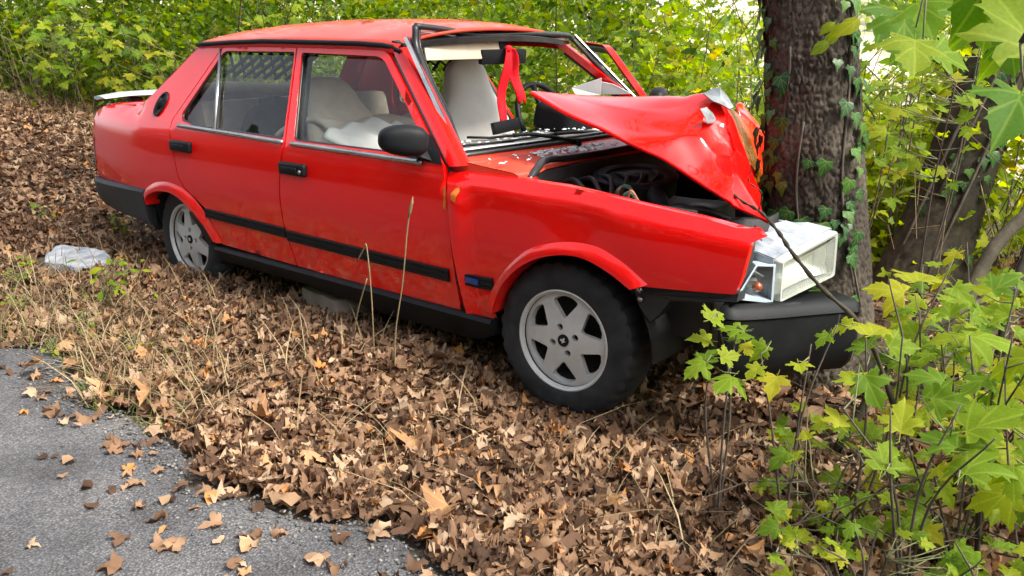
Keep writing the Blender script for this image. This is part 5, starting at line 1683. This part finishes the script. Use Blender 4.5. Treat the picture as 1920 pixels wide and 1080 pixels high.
sapling('maple_seedling', 'thin seedling in front of the middle of the bumper', 'seedling', (.98, -1.02, .0), BUMP[7:9] + BUMP[11:], LM_MAPLE, [(1.02, -.88, .60), (.90, -1.08, .54), (1.0, -1.0, .57)], 'seedlings in front of the bumper', .004, seed=7)
b_ = (1.75, -1.35, 2.05)
sapling('maple_branch', 'overhanging branch of large maple leaves in the upper right corner', 'branch', b_, TOPB, LM_TOP, [(1.50, -1.70, 1.45), (1.30, -1.38, 1.45), (1.10, -1.05, 1.46), (1.56, -1.80, 1.34), (1.38, -1.10, 1.40)], None, .009, .55, 8)

zg0 = lambda x, y: float(ground_z(x, y)) - .01
def cloudleaves(c, r_, n_, size, q):
    out = []
    for k in range(n_):
        d = Vector((q.gauss(0, 1), q.gauss(0, 1), q.gauss(0, 1))).normalized() * q.uniform(.3, 1) ** .5
        out.append((c[0] + d.x * r_[0], c[1] + d.y * r_[1], c[2] + d.z * r_[2], q.uniform(*size)))
    return out
q9 = random.Random(9)
SH = [  # base, centre, radii, n, size, label
 ((.62, 1.21, .0), (.52, 1.25, .95), (.26, .30, .42), 50, (.07, .11), 'yellow green sapling just right of the ivy clad tree'),
 ((.22, 1.95, -.05), (.16, 2.0, 1.05), (.26, .30, .50), 40, (.07, .11), 'pale sapling with dark thin stem between the two trees'),
 ((1.25, 1.35, .0), (1.45, 1.50, .85), (.24, .35, .50), 34, (.07, .12), 'leafy sapling right of the leaning tree at the picture edge'),
 ((.25, 1.30, .0), (.20, 1.42, .75), (.30, .22, .40), 34, (.06, .10), 'low sapling showing between the bonnet and the ivy tree'),
 ((-8.0, 1.05, .55), (-7.7, 1.05, 1.25), (.6, .35, .50), 58, (.10, .17), 'broad leaved sapling at the left above the dry litter'),
 ((-6.9, 1.30, .35), (-6.9, 1.32, 1.05), (.6, .30, .46), 56, (.10, .16), 'pale lobed leaf sapling behind the boot spoiler'),
 ((-9.6, .45, .75), (-9.2, .45, 1.40), (.7, .35, .48), 50, (.10, .16), 'thin stemmed sapling in the far left corner'),
 ((-5.2, 1.75, .1), (-5.2, 1.75, 1.20), (.6, .28, .42), 52, (.09, .14), 'green sapling behind the rear roof pillar'),
 ((-1.9, 2.45, -.05), (-1.85, 2.45, .95), (.50, .28, .38), 44, (.06, .10), 'leafy sapling seen through the windscreen opening'),
 ((-.75, 2.35, -.05), (-.75, 2.35, .92), (.5, .30, .34), 44, (.06, .10), 'yellowing sapling behind the buckled bonnet'),
]
for k, (bs, c, r_, n_, sz, lb) in enumerate(SH):
    bs = (bs[0], bs[1], float(ground_z(bs[0], bs[1])) - .02)
    lv = cloudleaves(c, r_, n_, sz, q9)
    tips = [(c[0] + q9.uniform(-.8, .8) * r_[0], c[1] + q9.uniform(-.8, .8) * r_[1], c[2] + q9.uniform(.2, 1.0) * r_[2]) for _ in range(3)]
    sapling('leafy_sapling', lb, 'sapling', bs, lv, LM_LOBED if sz[1] < .13 else LM_MAPLE, tips, 'saplings along the edge of the wood', .0055, .35, 20 + k)

# low growth that fills the corner at the right
for k, (bs, c, r_, n_, sz, lb) in enumerate([
 ((1.30, -.55, 0), (1.32, -.50, .38), (.30, .32, .26), 60, (.06, .11), 'low dense seedling clump between the bumper end and the right edge'),
 ((1.60, -1.05, 0), (1.58, -.85, .42), (.20, .36, .26), 52, (.07, .12), 'low dense seedling clump in the lower right corner by the road'),
 ((1.05, -.95, 0), (1.05, -.92, .20), (.26, .22, .18), 42, (.045, .08), 'ground hugging seedling clump close in front of the bumper'),
 ((1.38, -.85, 0), (1.38, -.82, .22), (.28, .26, .20), 46, (.045, .085), 'ground hugging seedling clump under the right hand saplings'),
 ((1.28, -1.28, 0), (1.28, -1.25, .16), (.30, .18, .14), 36, (.04, .07), 'lowest seedling clump nearest the road at the right'),
 ((1.62, -1.30, 0), (1.62, -1.25, .20), (.24, .22, .18), 32, (.045, .08), 'ground hugging seedling clump in the bottom right corner'),
 ((1.15, .05, 0), (1.15, .00, .40), (.30, .36, .28), 58, (.07, .12), 'low seedling clump at the foot of the ivy clad tree')]):
    lv = cloudleaves(c, r_, n_, sz, q9)
    tips = [(c[0] + q9.uniform(-.8, .8) * r_[0], c[1] + q9.uniform(-.8, .8) * r_[1], c[2] + q9.uniform(.0, .9) * r_[2]) for _ in range(6)]
    sapling('seedling_clump', lb, 'seedlings', (bs[0], bs[1], zg0(bs[0], bs[1])), lv, LM_MAPLE, tips, 'low seedling clumps at the right', .004, .4, 60 + k)

# tangle of dry twigs under them
parts = []; g_ = np.random.default_rng(31)
for k in range(170):
    x, y = g_.uniform(.85, 1.95), g_.uniform(-1.55, .5); z = float(ground_z(x, y)) + g_.uniform(.0, .16); a_ = g_.uniform(0, 6.28); l_ = g_.uniform(.12, .5); r_ = g_.uniform(.0012, .0035)
    d_ = np.array([math.cos(a_), math.sin(a_), g_.normal(.1, .3)]) * l_
    parts.append(tube_vf([(x, y, z), tuple(np.array([x, y, z]) + d_ * .5 + g_.normal(0, .02, 3)), tuple(np.array([x, y, z]) + d_)], [r_, r_ * .8, r_ * .4], 4, False))
V, F = join_vf(parts)
o = mk_np('twig_tangle', np.array([tuple(v) for v in V]), np.array(F), M_TWIG, None, True)
tag(o, 'tangle of thin dead twigs on the ground among the seedlings', 'twigs', kind='stuff')

# fallen limbs at the right
def limb(pts, r0, r1, lb):
    P = curve_pts(pts, 6); base = P[0]
    o = tube('fallen_limb', [p_ - base for p_ in P], [r0 + (r1 - r0) * i / (len(P) - 1) + .002 * math.sin(i * 2.1) for i in range(len(P))], M_BARK2, None, 9)
    o.location = base; tag(o, lb, 'dead branch')
limb([(.90, .30, .02), (.957, .579, .373 - .15), (.981, .909, .468), (1.026, 1.272, .602), (1.06, 1.7, .85)], .034, .024, 'grey dead limb slanting up to the right picture edge')
limb([(.90, -.45, .03), (.98, -.199, .30), (1.064, .021, .40), (1.16, .243, .46), (1.30, .55, .52)], .016, .009, 'dark thin limb lying low across the saplings at the right')
limb([(1.20, .30, .0), (1.165, .42, .30), (1.17, .60, .56), (1.2, .85, .8)], .022, .014, 'short upright dead limb at the right picture edge')
limb([(.36, -.31, .83), (.45, -.34, .79), (.55, -.40, .772), (.70, -.585, .757), (.80, -.700, .727), (.92, -.761, .655), (1.06, -.76, .545), (1.20, -.80, .30)],   .0045, .007, 'slender grey stick lying over the headlight and bumper')
limb([(.52, -.35, .76), (.535, -.37, .83), (.50, -.40, .87), (.51, -.40, .92)], .003, .0015, 'tiny forked twig standing on the bonnet tip')

# ------------------------------------------------------------------ thicket: reads as one mass
def bound(x): return np.interp(x, [-16, -11, -9, -6.5, -4, -2, 0, 3, 6], [-1.5, -.3, .9, 1.5, 2.0, 2.4, 1.9, 1.7, 1.2])
def thicket_pts(n_, clumps, seed):
    g_ = np.random.default_rng(seed)
    cx = g_.uniform(-17, 5, clumps); dy = g_.exponential(1.5, clumps); cy = bound(cx) + .2 + dy
    hmax = np.clip(.6 + dy * 1.9, .6, 2.3)
    gap = (cx > -4.2 + 0 * cy) & (cx < .4) & (cx > -.2 - (cy - 1.5) * .95) & (cx < .5 - (cy - 1.5) * .25)
    hmax = np.where(gap, np.minimum(hmax, .55 + .10 * (cy - 2)), hmax)
    keep = ~(gap & (g_.random(clumps) < .35))
    right = cx > .4
    keep &= ~(right & (g_.random(clumps) < np.where(cy < 2.6, .8, .4)))
    cz = g_.uniform(0, 1, clumps) ** .8 * hmax
    cx, cy, cz = cx[keep], cy[keep], cz[keep]
    w_ = g_.integers(0, len(cx), n_)
    P = np.stack([cx[w_], cy[w_], cz[w_]], 1) + g_.normal(0, 1, (n_, 3)) * np.array([.20, .20, .14])
    P[:, 2] = np.maximum(P[:, 2], .02) + ground_z(P[:, 0], P[:, 1])
    return P
P = thicket_pts(80000, 2200, 21)
lf = P[:, 0] < -2.2
Pl = P[lf]; Pr = P[~lf]
n1 = len(Pl)
o = scatter('thicket', tmpl('oval', .6, 4, (.1, .4), 2), Pl, rots(n1, (.25, 1.25)), np.clip(rng.lognormal(-2.75, .38, n1), .03, .13), M_LEAFG)
tag(o, 'dense mid green undergrowth behind the rear half of the car', 'undergrowth', kind='stuff')
n2 = len(Pr)
o = scatter('thicket', tmpl('lobed', .5, 4, (.1, .4), 3), Pr, rots(n2, (.25, 1.25)), rng.uniform(.045, .095, n2), M_LEAFY)
tag(o, 'bright yellow green undergrowth behind the bonnet and the trees', 'undergrowth', kind='stuff')
Pk = thicket_pts(11000, 450, 77); Pk[:, 1] += .35  # dark leaf colour stands in for shade in the thicket gaps
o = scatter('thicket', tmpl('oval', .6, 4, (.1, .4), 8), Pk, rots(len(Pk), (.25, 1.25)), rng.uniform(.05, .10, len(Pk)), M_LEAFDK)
tag(o, 'dark green leaves whose colour paints shade into the undergrowth', 'undergrowth', kind='stuff')
Pd = thicket_pts(9000, 600, 5); Pd = Pd[Pd[:, 0] < -1]
o = scatter('thicket', tmpl('lobed', .5, 3, (.1, .4), 4), Pd, rots(len(Pd), (.25, 1.2)), rng.uniform(.07, .13, len(Pd)), M_LEAFG)
tag(o, 'larger lobed leaves mixed through the undergrowth at the left', 'undergrowth', kind='stuff')
# bare stems in it
parts = []
g_ = np.random.default_rng(8)
for k in range(380):
    x = g_.uniform(-16, 4); y = float(bound(x)) + .05 + g_.exponential(1.3); z = float(ground_z(x, y))
    h = g_.uniform(.7, 2.8); l = g_.normal(0, .34, 2); r_ = g_.uniform(.002, .007)
    parts.append(tube_vf([(x, y, z - .05), (x + l[0] * .4 * h, y + l[1] * .4 * h, z + h * .5), (x + l[0] * h + g_.normal(0, .1), y + l[1] * h, z + h)], [r_, r_ * .8, r_ * .4], 4, False))
V, F = join_vf(parts)
o = mk_np('thicket_stems', np.array([tuple(v) for v in V]), np.array(F), M_TWIG, None, True)
tag(o, 'thin bare brown stems standing through the undergrowth', 'stems', kind='stuff')
parts = []
for k in range(520):
    x = g_.uniform(-13, 2); y = float(bound(x)) - .15 + g_.exponential(.5); z = float(ground_z(x, y))
    h = g_.uniform(.3, 1.3); l = g_.normal(0, .5, 2); r_ = g_.uniform(.0015, .004)
    parts.append(tube_vf([(x, y, z - .02), (x + l[0] * .35 * h, y + l[1] * .35 * h, z + h * .6), (x + l[0] * h, y + l[1] * h, z + h * .9)], [r_, r_ * .8, r_ * .4], 3, False))
V, F = join_vf(parts)
o = mk_np('straw_stems', np.array([tuple(v) for v in V]), np.array(F), M_STRAW, None, True)
tag(o, 'dry straw coloured stems along the foot of the undergrowth', 'stems', kind='stuff')
n_ = 12000
cx_ = rng.uniform(-30, -4, 260); cy_ = 3.5 + rng.uniform(0, 12, 260); w_ = rng.integers(0, 260, n_)
px_ = cx_[w_] + rng.normal(0, .5, n_); py_ = cy_[w_] + rng.normal(0, .5, n_); kk = py_ > bound(px_) + 1.5
px_, py_ = px_[kk], py_[kk]; pz_ = ground_z(px_, py_) + rng.uniform(0, 1, len(px_)) * 4.2
o = scatter('wood_edge', tmpl('lobed', .6, 3, (.1, .4), 16), np.stack([px_, py_, pz_], 1), rots(len(px_), (.2, 1.3)), rng.uniform(.10, .22, len(px_)), M_LEAFG)
tag(o, 'deeper green wood standing behind the undergrowth at the left', 'wood', kind='stuff')
# far trees on the slope, as one wood
n_ = 9000
far = np.stack([rng.uniform(-70, 40, n_), rng.uniform(16, 75, n_)], 1)
cc = np.stack([rng.uniform(-75, 45, 150), rng.uniform(18, 75, 150)], 1); w_ = rng.integers(0, 150, n_)
hh = rng.uniform(1.5, 4.5, 150)
px_ = cc[w_, 0] + rng.normal(0, 1.1, n_); py_ = cc[w_, 1] + rng.normal(0, 1.1, n_)
P = np.stack([px_, py_, ground_z(px_, py_) + np.abs(rng.normal(0, .5, n_)) * hh[w_]], 1)
o = scatter('far_scrub', tmpl('lobed', .6, 3, (.1, .4), 6), P, rots(n_, (.2, 1.3)), rng.uniform(.35, .8, n_), M_LEAFG)
tag(o, 'distant green scrub on the pale slope beyond the trees', 'scrub', kind='stuff')
# wood across the road behind the camera (seen in the paint and glass)
n_ = 30000
px_ = rng.uniform(-24, 16, n_); py_ = -9.5 - rng.exponential(1.6, n_); pz_ = rng.uniform(0, 1, n_) ** 1.1 * (6.5 + 1.2 * np.sin(px_ * .9))
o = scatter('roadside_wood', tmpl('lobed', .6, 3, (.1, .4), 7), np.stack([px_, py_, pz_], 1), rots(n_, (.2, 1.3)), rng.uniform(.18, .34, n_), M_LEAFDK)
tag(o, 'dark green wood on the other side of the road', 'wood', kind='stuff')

# ------------------------------------------------------------------ leaf litter
def litter_pts(n_, xr, yr, cond=None):
    x = rng.uniform(*xr, n_); y = rng.uniform(*yr, n_)
    k = (y > edge_y(x) + .02 + np.abs(rng.normal(0, .10, n_))) & (y < bound(x) + 1.2)
    return x[k], y[k]
X = []; Y = []
for n_, xr, yr in ((14000, (-4.2, .5), (-1.95, -.55)), (5200, (-4.5, .6), (-.6, 1.0)), (13500, (-8.5, -4.2), (-1.9, 1.8)), (3500, (-13, -8.5), (-1.9, 1.5)), (5200, (.4, 3.2), (-1.95, .6)), (4500, (-4.5, 3.0), (1.0, 3.2))):
    a, b = litter_pts(n_, xr, yr); X.append(a); Y.append(b)
X = np.concatenate(X); Y = np.concatenate(Y); n_ = len(X)
on = inpoly(X, Y, [(-3.70, -1.0), (-3.45, -.86), (-3.20, -.83), (-2.99, -.88), (-2.89, -1.03), (-3.10, -1.19), (-3.32, -1.23), (-3.54, -1.14)])
X, Y = X[~on], Y[~on]; n_ = len(X)
Z = ground_z(X, Y) + np.abs(rng.normal(0, .014, n_)) + .004
hide = (np.abs(Y) < .62) & (X > -2.4) & (X < -.1)
tl = tmpl('lobed', .42, 7, (.1, .8), 12) + tmpl('oval', .5, 5, (.2, 1.0), 14) + tmpl('small', .9, 2, (.2, .9), 15)
o = scatter('leaf_litter', tl, np.stack([X, Y, Z], 1), rots(n_, .30), rng.uniform(.034, .082, n_) * rng.choice([.7, 1, 1, 1.35], n_), M_DRY)
tag(o, 'thick carpet of dry brown fallen leaves around the car', 'leaf litter', kind='stuff')
SLAB = [(-3.70, -1.0), (-3.45, -.86), (-3.20, -.83), (-2.99, -.88), (-2.89, -1.03), (-3.10, -1.19), (-3.32, -1.25), (-3.54, -1.16)]
x, y = litter_pts(4500, (-4.4, 2.4), (-1.95, -.5)); on = inpoly(x, y, SLAB); x, y = x[~on], y[~on]; k = len(x)
o = scatter('leaf_litter', tmpl('maple', .3, 6, (.1, .9), 22), np.stack([x, y, ground_z(x, y) + .012 + np.abs(rng.normal(0, .014, k))], 1), rots(k, .26), rng.uniform(.045, .09, k), M_DRY)
tag(o, 'curled toothed dry leaves lying on top of the litter along the road', 'leaf litter', kind='stuff')
# small broken bits and dry stalks
x, y = litter_pts(15000, (-7, 2.5), (-1.95, 1.2)); on = inpoly(x, y, SLAB); x, y = x[~on], y[~on]; k = len(x)
o = scatter('leaf_crumbs', tmpl('small', .9, 3, (.3, 1.0), 3), np.stack([x, y, ground_z(x, y) + .004 + rng.uniform(0, .02, k)], 1), rots(k, .5), rng.uniform(.012, .035, k), M_DRY)
tag(o, 'broken bits of dry leaf between the fallen leaves', 'leaf crumbs', kind='stuff')
x = rng.uniform(-4.5, 2, 260); y = edge_y(x) - np.abs(rng.normal(0, .22, 260)); k = len(x)
o = scatter('road_leaves', tl, np.stack([x, y, np.full(k, .018)], 1), rots(k, .15), rng.uniform(.03, .075, k), M_DRY)
tag(o, 'scattered dry leaves blown onto the asphalt edge', 'leaves', kind='stuff')
def blades(n_, xs_, ys_, h, lean, mat_, name, lb, w_=.0022):
    V = []; F = []
    for k in range(n_):
        x0, y0 = xs_[k], ys_[k]; z0 = float(ground_z(x0, y0)); hh_ = random.uniform(*h); a_ = random.uniform(0, 6.28); ln = random.uniform(*lean)
        dx, dy = math.cos(a_), math.sin(a_); b = len(V); px_, py_ = -dy * w_, dx * w_
        for t, s in ((0, 1), (.4, .9), (.75, .6), (1, .1)):
            xx = x0 + dx * ln * hh_ * t ** 1.6; yy = y0 + dy * ln * hh_ * t ** 1.6; zz = z0 + hh_ * (t - .35 * ln * t * t)
            V += [(xx + px_ * s, yy + py_ * s, zz), (xx - px_ * s, yy - py_ * s, zz)]
        for j in range(3): F.append((b + 2 * j, b + 2 * j + 1, b + 2 * j + 3, b + 2 * j + 2))
    o = mk_np(name, np.array(V), np.array(F), mat_, None, True)
    return tag(o, lb, 'grass', kind='stuff')
xs_ = np.r_[rng.uniform(-3.6, -.9, 1000), rng.uniform(-9, -5, 900), rng.uniform(-3, 1, 250)]
ys_ = np.r_[edge_y(xs_[:1000]) + np.abs(rng.normal(.2, .3, 1000)), bound(xs_[1000:1900]) - .25 + rng.normal(0, .35, 900), rng.uniform(-1.6, -.95, 250)]
blades(2150, xs_, ys_, (.06, .30), (.4, 1.6), M_STRAW, 'dry_grass', 'thin dry straw coloured grass in the litter')
M_GRASS = leafmat('green_grass', [(0, (.05, .11, .015)), (1, (.12, .18, .03))], .3)
xs_ = rng.uniform(-4.2, -1.0, 900); ys_ = edge_y(xs_) + np.abs(rng.normal(.15, .28, 900))
blades(900, xs_, ys_, (.03, .10), (.3, 1.2), M_GRASS, 'green_grass', 'sparse green grass blades along the road edge')

# two dry stalks in front of the door
def stalk(pts, lb, ear=None):
    P = curve_pts(pts, 6); b = np.array(P[0])
    e = empty('dry_stalk', tuple(b)); tag(e, lb, 'grass stalk')
    tube('stem', [np.array(p_) - b for p_ in P], .0028, M_STRAW, e, 5)
    if ear: tube('seed_head', [np.array(p_) - b for p_ in ear], [.002, .006, .005, .001], M_STRAW, e, 6)
zg = lambda x, y: float(ground_z(x, y))
stalk([(-.77, -.975, .10), (-.765, -.98, .347), (-.775, -.98, .50), (-.785, -.98, .562), (-.80, -.98, .54), (-.841, -.98, .485)], 'bent dry stalk with a snapped tip in front of the front door')
stalk([(-.60, -1.02, .10), (-.588, -1.02, .26), (-.54, -1.02, .461), (-.501, -1.02, .687), (-.472, -1.02, .771)], 'tall straight dry stalk with a seed head in front of the front door', [(-.50, -1.02, .70), (-.488, -1.02, .735), (-.478, -1.02, .765), (-.47, -1.02, .79)])
stalk([(-.93, -.95, .10), (-.88, -.96, .26), (-.80, -.97, .42)], 'short thin dry stalk leaning right beside the bent stalk')

# weeds
def weed(base, h, n_, sz, lb, meshes, seed):
    q = random.Random(seed)
    bs = (base[0], base[1], zg(*base))
    lv = [(bs[0] + q.gauss(0, h * .35), bs[1] + q.gauss(0, h * .3), bs[2] + q.uniform(.25, 1) * h, q.uniform(*sz)) for _ in range(n_)]
    tips = [(bs[0] + q.gauss(0, h * .3), bs[1] + q.gauss(0, h * .3), bs[2] + h * q.uniform(.7, 1)) for _ in range(4)]
    sapling('green_weed', lb, 'weed', bs, lv, meshes, tips, 'green weeds in the litter', .003, .35, seed, stem_mat=M_GTWIG)
weed((-2.36, -1.27), .26, 26, (.035, .062), 'leafiest green weed between the stone slab and the rear wheel', LM_OVAL, 31)
weed((-2.02, -1.70), .09, 14, (.02, .035), 'tiny weed at the asphalt edge', LM_OVAL, 32)
weed((-3.12, -1.40), .12, 12, (.03, .05), 'low weed at the left picture edge below the stone slab', LM_OVAL, 33)
weed((-3.65, -.55), .16, 7, (.05, .08), 'small pale weed in the litter close to the rear bumper', LM_OVAL, 34)
weed((-2.62, -1.05), .15, 9, (.03, .05), 'small weed between the stone slab and the tyre', LM_OVAL, 35)
weed((-2.75, -1.55), .14, 14, (.025, .045), 'bushy small weed at the left edge just above the asphalt', LM_OVAL, 37)
weed((-2.15, -1.48), .12, 10, (.025, .045), 'small weed right of the leafiest weed near the asphalt', LM_OVAL, 38)
weed((-1.75, -1.45), .10, 8, (.025, .04), 'tiny green weed in the litter nearest the sill', LM_OVAL, 39)
weed((-3.3, -1.30), .14, 12, (.03, .05), 'green weed just below the stone slab', LM_OVAL, 40)
weed((-4.3, -.75), .14, 9, (.035, .06), 'green weed behind the stone slab at the left', LM_OVAL, 41)
weed((-4.9, .1), .2, 9, (.04, .07), 'lone weed in the litter left of the rear bumper', LM_OVAL, 36)

# stones
def stone(name, pts, h, lb, mat_):
    c = np.mean(pts, 0); n_ = len(pts)
    out = rounded([tuple(np.array(q) - c) for q in pts], .012, 2)
    P2, T2, L2 = fill2d(out, (), .035)
    zb = zg(c[0], c[1]) - .02
    V = [(x, y, h + .016 * noise.noise(Vector((x * 7, y * 7, 1))) + .006 * noise.noise(Vector((x * 30, y * 30, 1))) + .12 * y) for x, y in P2]
    F = list(T2); b = len(V); lp = L2[0]; k_ = len(lp)
    for i in lp: V.append((P2[i][0] * 1.02, P2[i][1] * 1.02, h - .018 + .12 * P2[i][1]))
    for i in lp: V.append((P2[i][0] * 1.0, P2[i][1] * 1.0, -.03))
    for k in range(k_):
        F.append((lp[k], b + k, b + (k + 1) % k_, lp[(k + 1) % k_])); F.append((b + k, b + k_ + k, b + k_ + (k + 1) % k_, b + (k + 1) % k_))
    o = mk(name, V, F, mat_); o.location = (c[0], c[1], zb)
    bm = bmesh.new(); bm.from_mesh(o.data); bmesh.ops.recalc_face_normals(bm, faces=bm.faces); bm.to_mesh(o.data); bm.free()
    sharp(o, 40)
    return tag(o, lb, 'stone')
M_STONE = simple('pale_grey_stone', (.14, .155, .18), (.36, .385, .42), 14, (.7, .9), bumps=.4, bscale=40)
stone('stone_slab', [(-3.58, -.99), (-3.42, -.91), (-3.20, -.88), (-3.05, -.92), (-2.97, -1.02), (-3.10, -1.13), (-3.19, -1.12), (-3.32, -1.17), (-3.46, -1.10)], .056, 'pale grey flat stone slab lying in the litter behind the rear wheel', M_STONE)
stone('small_stone', [(-2.74, -1.36), (-2.66, -1.34), (-2.62, -1.41), (-2.70, -1.44)], .045, 'small grey stone below the pale slab', M_STONE)
M_STONE2 = simple('brown_stone', (.12, .095, .07), (.24, .20, .155), 7, (.8, .95), bumps=.5, bscale=30)
stone('brown_rock', [(-1.60, -.70), (-1.30, -.74), (-1.20, -.55), (-1.35, -.42), (-1.62, -.45)], .14, 'brown rock under the middle of the door sill', M_STONE2)

# leaves that lie singly
q = random.Random(77)
def fallen(loc, s, lb, grp, mesh=None, tilt=.3):
    o = copy_obj(mesh or q.choice(LM_DRY), 'fallen_leaf')
    nn = (q.uniform(-tilt, tilt), q.uniform(-tilt, tilt), 1)
    o.matrix_world = orient(nn, (q.uniform(-1, 1), q.uniform(-1, 1), 0), s, loc)
    tag(o, lb, 'leaf', grp)
for x, y in ((-1.88, -1.83), (-2.10, -1.60), (-2.43, -1.62), (-1.75, -1.72), (-1.46, -1.74), (-1.25, -1.66), (-1.05, -1.62), (-.75, -1.55), (-.4, -1.6), (-.1, -1.5), (.2, -1.55), (.45, -1.45), (-1.6, -1.5), (-1.95, -1.45), (-2.8, -1.65), (.55, -1.2), (-.2, -1.3)):
    fallen((x, y, max(zg(x, y), .012) + .035), q.uniform(.08, .12), 'large curled dry maple leaf among the smaller litter near the road edge', 'large dry leaves near the road edge')
for x, y, s, lb in ((-1.55, -.30, .07, 'dry leaf lying on the middle of the car roof'), (-1.25, .05, .08, 'dry leaf lying on the front of the car roof'), (-1.75, -.1, .05, 'small leaf lying on the rear part of the car roof')):
    fallen((x, y, roofz(x, y) + .006), s, lb, None, LM_MAPLE[0] if s < .06 else LM_DRYFLAT, tilt=.1)
fallen((.30, -.70, .56), .06, 'dry leaf stuck above the front tyre', None, tilt=.8)
